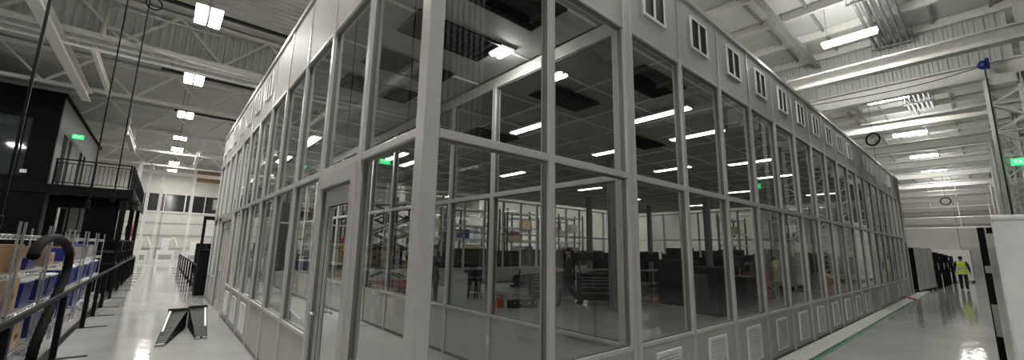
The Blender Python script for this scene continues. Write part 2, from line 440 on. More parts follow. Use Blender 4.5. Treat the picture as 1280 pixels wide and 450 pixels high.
def vent(face, k, w, label):
    c = (k-0.5)*w; hw = 0.265; z0, z1 = 0.14, 0.635
    loc = (c, 0, z0) if face == 'r' else (0, c, z0)
    o = thing('wall_vent', label, 'vent', loc, 'louvred vents along the foot of the glazed walls')
    def B(mb, s0, s1, d0, d1, a, b):
        mb.box(s0, s1, d0, d1, a, b) if face == 'r' else mb.box(d0, d1, s0, s1, a, b)
    mb = MB(); d0, d1 = -0.016, 0.010; t = 0.03
    B(mb, c-hw, c-hw+t, d0, d1, z0, z1); B(mb, c+hw-t, c+hw, d0, d1, z0, z1)
    B(mb, c-hw+t, c+hw-t, d0, d1, z0, z0+t); B(mb, c-hw+t, c+hw-t, d0, d1, z1-t, z1)
    mb.build('vent_frame', VENTW, o, bevel=0.003)
    mb = MB(); B(mb, c-hw+t, c+hw-t, 0.004, 0.010, z0+t, z1-t)
    mb.build('vent_back', GREY, o)
    mb = MB(); nn = 14
    for i in range(nn):
        zz = z0+t+(i+0.5)*(z1-z0-2*t)/nn
        if face == 'r': mb.obox((c, -0.006, zz), (2*(hw-t), 0.003, 0.022), Matrix.Rotation(-0.75, 3, 'X'))
        else: mb.obox((-0.006, c, zz), (0.003, 2*(hw-t), 0.022), Matrix.Rotation(0.75, 3, 'Y'))
    mb.build('louvre', VENTW, o)
for i, k in enumerate(WR):
    vent('r', k, wr, 'white louvred vent low on the long glazed wall, %s counting from the double mullion' % ORD[i+1])
for i, k in enumerate((6,7,8)):
    vent('l', k, wl, 'pale louvred vent low on the aisle glazed wall, %s one beyond the lever-handled door' % ORD[i+1])

# doors
def door(n, face, s0, s1, w_label, handle_at, two=False):
    loc = ((s0+s1)/2, 0, 0) if face == 'r' else (0, (s0+s1)/2, 0)
    o = struct('door_%d' % n, loc, w_label)
    def B(mb, a, b, d0, d1, z0, z1):
        mb.box(a, b, d0, d1, z0, z1) if face == 'r' else mb.box(d0, d1, a, b, z0, z1)
    a, b, zt = s0+0.036, s1-0.036, 2.33
    mb = MB(); B(mb, a, a+0.10, -0.03, 0.095, 0, ZM-0.03); B(mb, b-0.10, b, -0.03, 0.095, 0, ZM-0.03); B(mb, a+0.10, b-0.10, -0.03, 0.095, zt-0.02, ZM-0.03)
    mb.build('door_frame', ALU, o, bevel=0.004)
    mb = MB(); B(mb, a+0.10, a+0.125, 0.0, 0.03, 0, zt-0.02); B(mb, b-0.125, b-0.10, 0.0, 0.03, 0, zt-0.02); B(mb, a+0.125, b-0.125, 0.0, 0.03, zt-0.045, zt-0.02)
    mb.build('door_stop', ALUD, o)
    leaves = [(a+0.128, b-0.128)]
    if two: m_ = (a+b)/2; leaves = [(a+0.128, m_-0.003), (m_+0.003, b-0.128)]
    for li, (p, q) in enumerate(leaves):
        st, tp, bt = 0.13, 0.17, 0.24
        mb = MB(); z0, z1 = 0.012, zt-0.05
        B(mb, p, p+st, 0.032, 0.078, z0, z1); B(mb, q-st, q, 0.032, 0.078, z0, z1)
        B(mb, p+st, q-st, 0.032, 0.078, z0, z0+bt); B(mb, p+st, q-st, 0.032, 0.078, z1-tp, z1)
        leaf = mb.build('door_leaf', ALU, o)
        B(g := MB(), p+st, q-st, 0.05, 0.058, z0+bt, z1-tp); g.build('door_glass', GLASS, leaf)
        g = MB(); t = 0.012
        B(g, p+st, p+st+t, 0.028, 0.032, z0+bt, z1-tp); B(g, q-st-t, q-st, 0.028, 0.032, z0+bt, z1-tp)
        B(g, p+st, q-st, 0.028, 0.032, z0+bt, z0+bt+t); B(g, p+st, q-st, 0.028, 0.032, z1-tp-t, z1-tp)
        g.build('glass_bead', BLACK, leaf)
        hs = (q-0.065) if handle_at == 'hi' else (p+0.065)
        sg = -1 if handle_at == 'hi' else 1
        if two and li == 0: hs, sg = q-0.065, -1
        if two and li == 1: hs, sg = p+0.065, 1
        h = MB()
        def T(s_, d_, z_): return (s_, d_, z_) if face == 'r' else (d_, s_, z_)
        h.tube([T(hs, 0.032, 1.02), T(hs, 0.024, 1.02)], 0.028, 12)
        h.tube([T(hs, 0.03, 1.02), T(hs, -0.03, 1.02), T(hs+sg*0.02, -0.038, 1.02), T(hs+sg*0.12, -0.038, 1.015)], 0.011, 8)
        h.tube([T(hs, 0.078, 1.02), T(hs, 0.13, 1.02), T(hs+sg*0.02, 0.138, 1.02), T(hs+sg*0.12, 0.138, 1.015)], 0.011, 8)
        h.build('door_handle', CHROME, leaf, smooth=True)
        if not two:
            B(c := MB(), p+0.1, p+0.36, -0.025, 0.031, z1-0.13, z1-0.06) if False else None
    return o
door(1, 'l', wl, 2*wl, 'glass door with a lever handle beside the tall corner post', 'hi')
door(2, 'l', 8*wl, 10*wl, 'second glass door further along the aisle wall', 'lo', two=True)
door(3, 'r', 19*wr, 20*wr, 'glass door at the far end of the long glazed wall', 'lo')

# foot of the long wall : kerb strip and green tape
tag(box(-0.1, 27.5, -0.34, -0.03, 0.0, 0.035).build('trim_1', KERB), 'rough pale concrete strip along the foot of the long glazed wall', None, kind='structure')
tag(box(-0.1, 24.0, -0.40, -0.345, 0.0, 0.004).build('trim_2', GREENT), 'green floor tape beside the concrete strip', None, kind='structure')
mb = MB(); R = Matrix.Rotation(0.35, 3, 'Z')
mb.obox((21.6, -0.22, 0.065), (0.9, 0.07, 0.05), R); mb.obox((21.6, -0.22, 0.045), (0.96, 0.11, 0.018), R)
tag(mb.build('floor_level', ORANGE, bevel=0.006), 'orange bar lying on the concrete strip by the end door', 'bar')

# ------------------------------------------------------------------ hall lamps
def high_bay(x, y, label):
    t = thing('hanging_high_bay_light', label, 'lamp', (x, y, 7.95), 'twin-panel hall lamps')
    mb = MB(); mb.box(x-0.06, x+0.06, y-0.55, y+0.55, 8.06, 8.16); mb.box(x-0.30, x+0.30, y-0.04, y+0.04, 8.062, 8.15)
    mb.build('lamp_bracket', STEELG, t)
    mb = MB(); mb.tube([(x, y, 8.15), (x, y, H_CEIL-0.01)], 0.02); mb.build('lamp_stem', STEELG, t)
    for s in (-1, 1):
        h = box(x+s*0.165-0.14, x+s*0.165+0.14, y-0.62, y+0.62, 8.012, 8.06).build('lamp_housing', WHITE, t)
        box(x+s*0.165-0.125, x+s*0.165+0.125, y-0.60, y+0.60, 7.998, 8.012).build('lamp_panel', LAMP, h)
    return t
hb0 = high_bay(-1.05, 11.15, 'twin-panel hall lamp over the aisle, first in the row and nearest the draught curtain'.replace('nearest','close to'))
for i, yl in enumerate((17.05, 22.95, 28.75, 33.0, 39.4, 43.9), 1):
    dup(hb0, (-1.05-0.045*i, yl, 7.95), 'twin-panel hall lamp over the aisle, %s in the row going away' % ORD[i+1])
dup(hb0, (-1.05, 5.25, 7.95), 'twin-panel hall lamp overhead beside the lever-handled door')
dup(hb0, (-1.05, -6.55, 7.95), 'unseen twin-panel lamp added behind the viewpoint to brighten the white panel')  # added out of view to brighten the white panel
for gi, gx in enumerate((5.5, 12.0, 18.5, 25.0)):
    for j, y in enumerate((17.1, 23.0, 28.9, 34.8, 39.4)):
        dup(hb0, (gx, y, 7.95), 'twin-panel hall lamp beyond the back glazing, %s one in the %s row from the aisle' % (ORD[j+1], ORD[gi+1]), group='lamps of the far hall')
for j, (x, y) in enumerate(((32,10.5),(39,10.5),(46,10.5),(53,10.5),(36,6.0))):
    dup(hb0, (x, y, 7.95), 'twin-panel lamp added to brighten the hall beyond the end glazing, %s one going away' % ORD[j+1], group='added lamps past the end glazing')  # lamps added to light the dim zone seen through the end glazing
for j, y in enumerate((5.2, 17.0, 28.8, 39.4)):
    dup(hb0, (-9.5, y, 7.95), 'twin-panel hall lamp above the black office side, %s in its row' % ORD[j+1], group='lamps above the office')
def linear_lamp(x, y, label):
    t = thing('hanging_strip_light', label, 'lamp', (x, y, 7.95), 'strip lamps over the glazed wall aisle')
    mb = MB(); mb.box(x-0.09, x+0.09, y-0.66, y+0.66, 8.09, 8.15); mb.build('lamp_housing', WHITE, t)
    for dy in (-0.5, 0.5): MB().tube([(x, y+dy, 8.15), (x, y+dy, H_CEIL-0.01)], 0.006, 6).build('lamp_wire', STEELG, t)
    mb = MB(); mb.prism([(x-0.08, 8.088), (x-0.13, 8.05), (x-0.10, 8.0), (x+0.10, 8.0), (x+0.13, 8.05), (x+0.08, 8.088)], 'y', y-0.62, y+0.62)
    mb.build('lamp_tube', LAMPL, t)
    return t
ll0 = linear_lamp(13.48, -0.46, 'bright strip lamp over the aisle, first in the row above the first white beam')
for i in range(1, 7):
    dup(ll0, (13.48+7.2*i, -0.46, 7.95), 'bright strip lamp over the aisle, %s in the row going away' % ORD[i+1])
dup(ll0, (6.3, -0.46, 7.95), 'bright strip lamp overhead beside the glazed wall')
dup(ll0, (-0.92, -0.46, 7.95), 'unseen strip lamp added above the corner post for extra light')  # added out of view to light the mirrored conduits and white panel
# rails carrying the hall lamps
for i, y in enumerate((11.34, 17.24, 23.14)):
    x0_ = (-2.6, -2.1, -1.6)[i]
    mb = MB(); mb.box(x0_, 4.5, y-0.05, y+0.05, 8.18, 8.27)
    for x in (x0_+0.3, 1.5, 4.0): mb.tube([(x, y, 8.26), (x, y, H_CEIL-0.01)], 0.012, 6)
    tag(mb.build('lamp_rail', DARK), 'dark hanging rail carrying the %s hall lamp' % ORD[i+1], 'rail', 'dark lamp rails')

# roof trusses over the hall
def truss(y, n):
    t = struct('beam_truss', (0, y, 7.9), 'white lattice roof truss')
    z0, z1 = 7.9, 9.25
    for z, nm in ((z0, 'bottom_chord'), (z1, 'top_chord')):
        mb = MB(); mb.box(-16, 29, y-0.10, y-0.015, z-0.065, z+0.065); mb.box(-16, 29, y+0.015, y+0.10, z-0.065, z+0.065); mb.build(nm, STEELW, t)
    mb = MB(); x = -16.0; up = False
    while x < 28:
        a = (x, y, z1 if up else z0); b = (x+1.3, y, z0 if up else z1)
        mb.bar(a, b, 0.08, 0.09, (0,1,0)); x += 1.3; up = not up
    mb.build('web_member', STEELW, t)
for i in range(5): truss(14.55+6.5*i, i)
# ribbed draught curtains
def ribbed(x0, x1, y0, y1, z0, z1, along):
    mb = MB(); L = (x1-x0) if along == 'x' else (y1-y0); nseg = int(L/0.22)
    pts = []
    for i in range(nseg):
        a = i*0.22; pts += [(a, 0), (a+0.10, 0), (a+0.12, 0.05), (a+0.20, 0.05)]
    pts.append((L, 0))
    def P(s, d, z): return (x0+s, y0+d, z) if along == 'x' else (x0+d, y0+s, z)
    for off in (0, 0.004):
        A = [mb.bm.verts.new(P(s, d+off, z0)) for s, d in pts]; B = [mb.bm.verts.new(P(s, d+off, z1)) for s, d in pts]
        for i in range(len(A)-1): mb.bm.faces.new((A[i], A[i+1], B[i+1], B[i]))
    return mb
o = ribbed(-16, 12, 14.75, 14.75, 7.78, H_CEIL-0.005, 'x').build('trim_3', CURT); tag(o, 'ribbed metal draught curtain under the hall roof', None, kind='structure')
o = ribbed(17.35, 17.35, -3.6, 6.0, 7.38, H_CEIL-0.005, 'y').build('trim_4', CURT); tag(o, 'ribbed metal draught curtain above the second white beam', None, kind='structure')
# pipes along the first truss
for i, (dy, z) in enumerate(((15.02, 7.82), (15.16, 7.66))):
    mb = MB(); mb.tube([(-16, dy, z), (3.5, dy, z)], 0.045, 8)
    for x in (-12,-8,-4,0): mb.tube([(x, dy, z), (x, dy, 7.9)], 0.01, 5)
    tag(mb.build('hanging_sprinkler_pipe', LIDW, smooth=True), '%s white pipe running below the ribbed draught curtain' % ('upper', 'lower')[i], 'pipe', 'white overhead pipes')
mb = MB(); mb.tube([(-3.35,14.2,8.75), (-3.38,14.2,8.1), (-3.36,14.2,7.75)], 0.045, 8); mb.tube([(-3.35,14.2,8.75),(-2.9,14.2,8.85),(-0.5,14.2,8.85)], 0.03, 8)
mb.tube([(-3.36,14.2,8.15),(-3.0,14.2,8.1),(-2.2,14.2,7.75),(-1.2,14.2,7.66),(2.0,14.2,7.60)], 0.03, 8)
tag(mb.build('hanging_sprinkler_branch', WHITE, smooth=True), 'bent white branch pipe in front of the ribbed curtain', 'pipe')
# monorail beams running along the aisle
def ibeam_y(x, y0, y1, z0, h, w, tw=0.03, tf=0.04):
    mb = MB(); mb.box(x-w/2, x+w/2, y0, y1, z0, z0+tf); mb.box(x-w/2, x+w/2, y0, y1, z0+h-tf, z0+h); mb.box(x-tw/2, x+tw/2, y0, y1, z0+tf, z0+h-tf); return mb
tag(ibeam_y(-4.36, 1.0, 21.2, 7.42, 0.38, 0.26).build('monorail_beam', STEELW), 'pale monorail beam hanging under the roof above the shelving', 'beam')
tag(ibeam_y(-3.65, 15.3, 20.6, 7.60, 0.22, 0.12).build('monorail_spur', STEELW), 'short thin pale beam beside the monorail', 'beam')
for i, (x, y0, y1, z) in enumerate(((-3.2, 24.5, 29.5, 6.9), (-0.1, 30.5, 35.5, 7.3))):
    mb = ibeam_y(x, y0, y1, z, 0.30, 0.2); mb.tube([(x, y0+0.4, z+0.3), (x, y0+0.4, H_CEIL-0.02)], 0.02, 6); mb.tube([(x, y1-0.4, z+0.3), (x, y1-0.4, H_CEIL-0.02)], 0.02, 6)
    tag(mb.build('hanging_beam', WHITE), ('short white hanging beam above the office railing', 'short white hanging beam above the glazed room roof edge')[i], 'beam')
# hanging cables
def px(u, v, y):
    d = r1*((u-640)/f_px)+u1*((225-v)/f_px)+fw; t = (y+2.42417895)/d.y
    return V((-1.27813252, -2.42417895, 1.7))+d*t
for i, (u, v, y, zb) in enumerate(((63, 0, 7.0, 1.9), (160, 0, 10.0, 2.4), (186, 10, 10.5, 2.6))):
    p = px(u, v, y)
    t = thing('hanging_cable', ('thick black cable hanging in front of the black office', 'black cable hanging past the office railing', 'thin black cable hanging from the wire ring')[i], 'cable', (p.x, y, zb), 'cables hanging from the roof')
    mb = MB(); mb.tube([(p.x, y, zb+0.16), (p.x, y, H_CEIL-0.01)], 0.022 if i == 0 else 0.014, 6); mb.build('cable', BLACK, t)
    mb = MB(); mb.lathe((p.x, y, zb), [(0.03,0),(0.04,0.02),(0.04,0.14),(0.015,0.17)], 10); mb.build('cable_plug', BLACK, t)
p = px(193, 5, 10.4)
mb = MB(); mb.tube([p+V((0.15*math.cos(a), 0, 0.15*math.sin(a))) for a in [2*math.pi*k/20 for k in range(20)]], 0.016, 6, closed=True)
mb.tube([p+V((0,0,0.15)), (p.x, 10.4, H_CEIL-0.01)], 0.008, 5)
tag(mb.build('hanging_wire_ring', BLACK), 'black wire ring hanging near the roof above the aisle', 'ring')

# ------------------------------------------------------------------ black two-storey office with deck
MY = 22.3
of = thing('mezzanine_office', 'black two-storey office block with an upper window and a lower opening', 'building', (-5.11, MY, 0))
mb = MB()
mb.box(-14, -6.75, MY, MY+0.2, 4.0, 4.2) if False else None
# front wall with an upper window opening (x -10..-5.75, z 4.15..6.65) and a lower opening
mb.box(-14, -9.8, MY, MY+0.2, 0, 7.85); mb.box(-9.8, -5.85, MY, MY+0.2, 6.65, 7.85); mb.box(-5.85, -5.11, MY, MY+0.2, 0, 7.85)
mb.box(-9.8, -5.85, MY, MY+0.2, 0, 4.2)
mb.build('front_wall', CHARC, of)
mb = MB(); doors_y = [(23.6,24.6),(25.0,25.7),(28.2,29.0),(29.6,30.3)]
yy = MY+0.2
for a, b in doors_y:
    mb.box(-5.31, -5.11, yy, a, 4.0, 7.7); mb.box(-5.31, -5.11, a, b, 6.35, 7.7); yy = b
mb.box(-5.31, -5.11, yy, 35.3, 4.0, 7.7)
mb.box(-5.31, -5.11, MY+0.2, 35.3, 0, 0.9); mb.box(-5.31, -5.11, MY+0.2, 23.2, 0.9, 4.0); mb.box(-5.31, -5.11, 27.6, 35.3, 0.9, 4.0); mb.box(-5.31, -5.11, 23.2, 27.6, 3.3, 4.0)
mb.build('side_wall', WALLD, of)
box(-14, -5.05, MY-0.05, 35.4, 7.72, 7.86).build('office_roof', BLACKM, of)
wo = box(-9.8, -5.85, MY+0.08, MY+0.10, 4.2, 6.65).build('window_pane', mat('office_glass', (0.03,0.04,0.036), 0.04, spec=0.8), of)
mb = MB(); mb.box(-6.05, -6.01, MY+0.02, MY+0.16, 4.2, 6.65); mb.box(-9.8, -5.85, MY+0.02, MY+0.16, 4.2, 4.26); mb.build('window_frame', BLACK, of)
for a, b in doors_y:
    d = box(-5.26, -5.2, a, b, 4.02, 6.35).build('door_panel', BLACK, of)
    mb = MB(); mb.tube([(-5.18, a+0.1, 5.0), (-5.12, a+0.1, 5.0), (-5.12, a+0.22, 5.0)], 0.012, 6); mb.build('door_handle', CHROME, d)
box(-5.9, -5.72, MY-0.012, MY, 4.36, 4.5).build('socket_plate', LIDW, of)
dk = thing('mezzanine_deck', 'black raised deck wrapping the office at upper-floor level', 'deck', (-3.8, MY, 0))
box(-5.09, -2.55, MY, 36, 3.86, 4.0).build('deck_slab', BLACKM, dk)
mb = MB(); mb.box(-14, -2.55, MY-0.06, MY-0.005, 3.62, 3.98); mb.box(-2.55, -2.50, MY, 36, 3.62, 4.02); mb.build('fascia_beam', BLACK, dk)
for x, y in ((-2.75, MY+0.15), (-2.75, 29.0), (-2.75, 35.6)):
    mb = MB(); mb.box(x-0.1, x+0.1, y-0.1, y+0.1, 0, 3.86); mb.box(x-0.18, x+0.18, y-0.18, y+0.18, 0, 0.03); mb.build('deck_post', BLACK, dk)
# lower storey screen with an opening
lw = thing('lower_screen', 'black ground-floor screen with a bright opening under the deck', 'wall panel', (-3.9, MY+0.6, 0))
mb = MB(); y0, y1 = MY+0.5, MY+0.6
mb.box(-5.05, -4.75, y0, y1, 0, 3.6); mb.box(-4.75, -3.95, y0, y1, 3.1, 3.6); mb.box(-3.95, -2.9, y0, y1, 0, 3.6); mb.box(-4.75, -3.95, y0, y1, 0, 1.2)
mb.build('screen_panel', BLACKM, lw)
mb = MB(); mb.box(-4.45, -4.38, y0, y1, 1.2, 3.1); mb.box(-4.12, -4.07, y0, y1, 1.2, 3.1); mb.box(-4.75, -3.95, y0, y1, 2.0, 2.07); mb.build('screen_bar', BLACK, lw)
# railings
def railing(name, label, p, q, z):
    t = thing(name, label, 'railing', (p[0], p[1], z), 'black deck railings')
    p, q = V((p[0], p[1], z)), V((q[0], q[1], z)); L = (q-p).length; d = (q-p).normalized()
    mb = MB(); mb.bar(p+V((0,0,1.07)), q+V((0,0,1.07)), 0.05, 0.05); mb.bar(p+V((0,0,0.10)), q+V((0,0,0.10)), 0.04, 0.03); mb.bar(p+V((0,0,0.92)), q+V((0,0,0.92)), 0.03, 0.03); mb.build('handrail', BLACK, t)
    nn = max(1, round(L/1.3))
    for i in range(nn+1):
        c = p+d*(0.03+(L-0.06)*i/nn); MB().box(c.x-0.03, c.x+0.03, c.y-0.03, c.y+0.03, z, z+1.07).build('rail_post', BLACK, t)
    mb = MB(); m_ = int(L/0.13)
    for i in range(m_): c = p+d*(L*(i+0.5)/m_); mb.box(c.x-0.009, c.x+0.009, c.y-0.009, c.y+0.009, z+0.1, z+0.92)
    mb.build('baluster', BLACK, t)
railing('guard_railing', 'black balustrade across the front edge of the raised deck', (-5.0, MY+0.06), (-2.66, MY+0.06), 4.006)
railing('guard_railing', 'black balustrade along the aisle edge of the raised deck', (-2.62, MY+0.16), (-2.62, 35.9), 4.006)
# second pair of deck brackets below the front corner
mb = MB(); mb.box(-2.48, -2.28, 22.5, 24.2, 3.2, 3.34); mb.box(-2.48, -2.28, 22.5, 24.2, 3.44, 3.57); mb.box(-2.48,-2.44,22.6,22.7,3.2,3.9)
tag(mb.build('hanging_cable_tray', DARK), 'dark cable tray slung below the deck corner', 'cable tray')
# green exit sign of the office
def exit_sign(c, along, label, w=0.34, h=0.19):
    t = thing('exit_sign', label, 'exit sign', c, 'green exit signs')
    x, y, z = c
    if along == 'x':    # face towards -Y
        box(x-w/2, x+w/2, y-0.03, y+0.03, z, z+h).build('sign_case', EXITG, t)
        M = Matrix.Translation((0, -0.034, h/2)) @ Matrix.Rotation(math.pi/2, 4, 'X')
    else:               # face towards -X
        box(x-0.03, x+0.03, y-w/2, y+w/2, z, z+h).build('sign_case', EXITG, t)
        M = Matrix.Translation((-0.034, 0, h/2)) @ Matrix.Rotation(-math.pi/2, 4, 'Z') @ Matrix.Rotation(math.pi/2, 4, 'X')
    text('sign_letters', 'EXIT', h*0.75, EXITW, t, M)
    return t
p = px(103, 172, 24.8)
exit_sign((-4.90, 25.2, 6.50), 'x', 'green exit sign projecting from the side wall of the black office', 0.38, 0.19)

# ------------------------------------------------------------------ barrier posts along the shelving
BX = -2.27
def barrier_post(x, y, label, foot=1, group='black barrier posts beside the shelving'):
    t = thing('barrier_post', label, 'post', (x, y, 0), group)
    mb = MB(); mb.box(x-0.035, x+0.035, y-0.045, y+0.045, 0.012, 0.897); mb.build('post', BLACK, t, bevel=0.004)
    mb = MB(); mb.box(min(x-0.06*foot, x+0.36*foot), max(x-0.06*foot, x+0.36*foot), y-0.04, y+0.04, 0, 0.012); mb.build('foot_plate', BLACK, t)
    return t
by = [3.6, 6.6, 9.5, 11.2, 12.8, 15.2, 17.9, 20.2, 22.0, 24, 26, 28]
b0 = None
for i, y in enumerate(by):
    lab = 'black barrier post beside the wire shelving, %s along the aisle from the camera' % ORD[i+1]
    lab = 'black steel barrier post in the shelving row, %s counted going up the aisle' % ORD[i+1]
    if b0 is None: b0 = barrier_post(BX, y, lab)
    else: dup(b0, (BX, y, 0), lab)
mb = MB(); mb.box(BX-0.02, BX+0.02, 1.2, 28.2, 0.90, 0.955); tag(mb.build('barrier_rail', BLACK), 'dark top rail joining the barrier posts beside the shelving', 'rail')
mb = MB(); mb.box(BX-0.14, BX-0.065, 1.2, 28.2, 0.0, 0.03); tag(mb.build('floor_rail', BLACK), 'dark floor strip below the barrier posts', 'rail')
b1 = None
for i, y in enumerate((16.6, 18.6, 20.6, 22.8, 25.2, 28, 31, 34)):
    lab = 'black barrier post beyond the glazed room, %s counted going up the aisle' % ORD[i+1]
    if b1 is None: b1 = barrier_post(-0.2, y, lab, -1, 'black barrier posts beyond the glazed room')
    else: dup(b1, (-0.2, y, 0), lab)
mb = MB(); mb.box(-0.22, -0.18, 15.6, 34.4, 0.90, 0.95); tag(mb.build('barrier_rail', BLACK), 'black top rail joining the barrier posts beyond the glazed room', 'rail')
mb = MB(); mb.box(-0.135, -0.07, 15.6, 34.4, 0.0, 0.03); tag(mb.build('floor_rail', BLACK), 'dark floor strip below the posts beyond the glazed room', 'rail')

# ------------------------------------------------------------------ wire shelving with boxes and totes
def shelving(x, y, label, L=1.5, D=0.55, zs=(0.25, 0.80, 1.30, 1.76), hpost=1.92):
    t = thing('wire_shelving', label, 'shelving', (x, y, 0), 'chrome wire shelving behind the barrier')
    for sx in (-1, 1):
        for sy in (-1, 1):
            mb = MB(); px_, py_ = x+sx*D/2, y+sy*L/2
            mb.tube([(px_, py_, 0), (px_, py_, hpost)], 0.014, 8); mb.lathe((px_, py_, 0), [(0.025,0),(0.025,0.02),(0.014,0.03)], 8); mb.build('post', CHROME, t)
    for z in zs:
        mb = MB()
        for sx in (-1, 1):
            for dz in (0, -0.05): mb.tube([(x+sx*D/2, y-L/2, z+dz), (x+sx*D/2, y+L/2, z+dz)], 0.006, 5)
            nz = int(L/0.1)
            for i in range(nz):
                ya = y-L/2+L*i/nz; yb = y-L/2+L*(i+1)/nz
                mb.tube([(x+sx*D/2, ya, z if i % 2 else z-0.05), (x+sx*D/2, yb, z-0.05 if i % 2 else z)], 0.003, 4)
        for sy in (-1, 1):
            for dz in (0, -0.05): mb.tube([(x-D/2, y+sy*L/2, z+dz), (x+D/2, y+sy*L/2, z+dz)], 0.006, 5)
        nw = int(L/0.06)
        for i in range(1, nw): mb.tube([(x-D/2, y-L/2+L*i/nw, z+0.002), (x+D/2, y-L/2+L*i/nw, z+0.002)], 0.0025, 4)
        mb.build('wire_shelf', CHROME, t)
    return t
SX = -2.85
ys = [4.3, 6.05, 7.8, 9.9, 11.9, 13.9]
s0 = None
for i, y in enumerate(ys):
    lab = 'chrome wire shelving unit behind the barrier, %s counted going up the aisle' % ORD[i+1]
    if s0 is None: s0 = shelving(SX, y, lab)
    else: dup(s0, (SX, y, 0), lab)
def carton(x, y, z, sx, sy, sz, label, m=CARD, rz=0.0, group='cardboard boxes on the shelving'):
    t = thing('cardboard_box', label, 'box', (x, y, z), group, rz)
    mb = MB(); mb.box(-sx/2, sx/2, -sy/2, sy/2, 0, sz); mb.build('box_body', m, t, local=True, bevel=0.004)
    mb = MB(); mb.box(-sx/2-0.001, sx/2+0.001, -0.03, 0.03, sz*0.7, sz+0.002); mb.build('tape', TAPE, t, local=True)
    mb = MB(); mb.box(sx/2, sx/2+0.0015, -sy*0.28, sy*0.12, sz*0.35, sz*0.5); mb.box(sx/2, sx/2+0.0015, -sy*0.28, sy*0.0, sz*0.28, sz*0.32)
    mb.build('printed_mark', DARK, t, local=True)
    return t
def tote(x, y, z, sx, sy, sz, label, body=BLUE, lid=LIDW, rz=0.0, group='plastic totes on the shelving'):
    t = thing('storage_tote', label, 'tote', (x, y, z), group, rz)
    mb = MB(); mb.obox((0,0,sz*0.45), (sx*0.88, sy*0.88, sz*0.9), taper=1.12); mb.build('tote_body', body, t, local=True, bevel=0.01)
    mb = MB(); mb.box(-sx/2, sx/2, -sy/2, sy/2, sz*0.9, sz*0.97); mb.box(-sx*0.44, sx*0.44, -sy*0.44, sy*0.44, sz*0.97, sz); mb.build('lid', lid, t, local=True, bevel=0.006)
    mb = MB(); mb.box(sx*0.47, sx*0.52, -sy*0.15, sy*0.15, sz*0.72, sz*0.80); mb.build('handle', body, t, local=True)
    return t
T1, T2, T3, T4 = 0.255, 0.805, 1.305, 1.765
# unit by unit
carton(SX, 3.95, T2, 0.46, 0.55, 0.44, 'tall cardboard box with the black stripe on the first shelving unit')
tote(SX, 4.65, T2, 0.50, 0.60, 0.30, 'blue tote with a white lid beside the tall cardboard box on the first unit')
tote(SX, 3.9, T1, 0.50, 0.62, 0.38, 'blue tote with a white lid low on the first unit')
carton(SX, 4.65, T1, 0.45, 0.5, 0.42, 'brown box low on the first shelving unit')
carton(SX, 5.65, T2, 0.46, 0.50, 0.44, 'printed cardboard box on the middle shelf of the second unit', CARDL)
tote(SX, 6.35, T3, 0.50, 0.62, 0.16, 'flat blue tote lid-down on the upper shelf of the second unit', BLUE, BLUE)
carton(SX, 5.6, T3, 0.44, 0.45, 0.34, 'brown box on the upper shelf of the second unit')
tote(SX, 6.40, T2, 0.50, 0.60, 0.36, 'blue tote with white lid on the middle shelf of the second unit')
tote(SX, 5.7, T1, 0.50, 0.60, 0.40, 'blue tote low on the second unit beside the floor carton')
carton(SX, 6.4, T1, 0.45, 0.5, 0.36, 'floor-level carton on the second unit', CARDL)
carton(SX, 7.4, T3, 0.44, 0.42, 0.30, 'brown box on the upper shelf of the third unit')
carton(SX, 7.95, T3, 0.40, 0.36, 0.20, 'small pale box beside the black hose on the third unit', CARDL)
tote(SX, 7.4, T2, 0.50, 0.62, 0.34, 'blue tote with a white lid behind the black hose')
tote(SX, 8.15, T2, 0.50, 0.60, 0.34, 'second blue tote with a white lid beside the black hose')
tote(SX, 7.4, T1, 0.50, 0.60, 0.38, 'blue tote low on the third unit'); carton(SX, 8.15, T1, 0.45, 0.5, 0.36, 'carton low on the third unit')
for i, y in enumerate((9.5, 10.3)):
    tote(SX, y, T2, 0.50, 0.62, 0.38, 'blue tote with a white lid, %s on the middle shelf of the fourth unit' % ORD[i+1])
    tote(SX, y, T1, 0.50, 0.62, 0.40, 'blue tote, %s on the low shelf of the fourth unit' % ORD[i+1])
tote(SX, 9.6, T3, 0.46, 0.5, 0.26, 'small blue tote with blue lid on the upper shelf of the fourth unit', BLUE, BLUE)
carton(SX, 10.25, T3, 0.42, 0.45, 0.28, 'brown box on the upper shelf of the fourth unit')
for i, y in enumerate((11.5, 12.3)):
    tote(SX, y, T2, 0.50, 0.62, 0.38, 'blue tote with a white lid, %s on the middle shelf of the fifth unit' % ORD[i+1])
    tote(SX, y, T1, 0.50, 0.62, 0.40, 'blue tote, %s on the low shelf of the fifth unit' % ORD[i+1])
tote(SX, 11.9, T3, 0.46, 0.5, 0.30, 'grey tote with a blue lid on the upper shelf of the fifth unit', GREY, BLUE)
for i, y in enumerate((13.5, 14.3)):
    tote(SX, y, T2, 0.50, 0.62, 0.38, 'blue tote with a white lid, %s on the middle shelf of the sixth unit' % ORD[i+1])
tote(SX, 13.6, T3, 0.44, 0.44, 0.34, 'grey tote with a blue lid on the upper shelf of the sixth unit', GREY, BLUE)
carton(SX, 14.2, T1, 0.45, 0.5, 0.36, 'carton low on the sixth unit')
carton(SX, 4.2, T4, 0.36, 0.5, 0.10, 'flat white box lying on top of the first unit', LIDW)
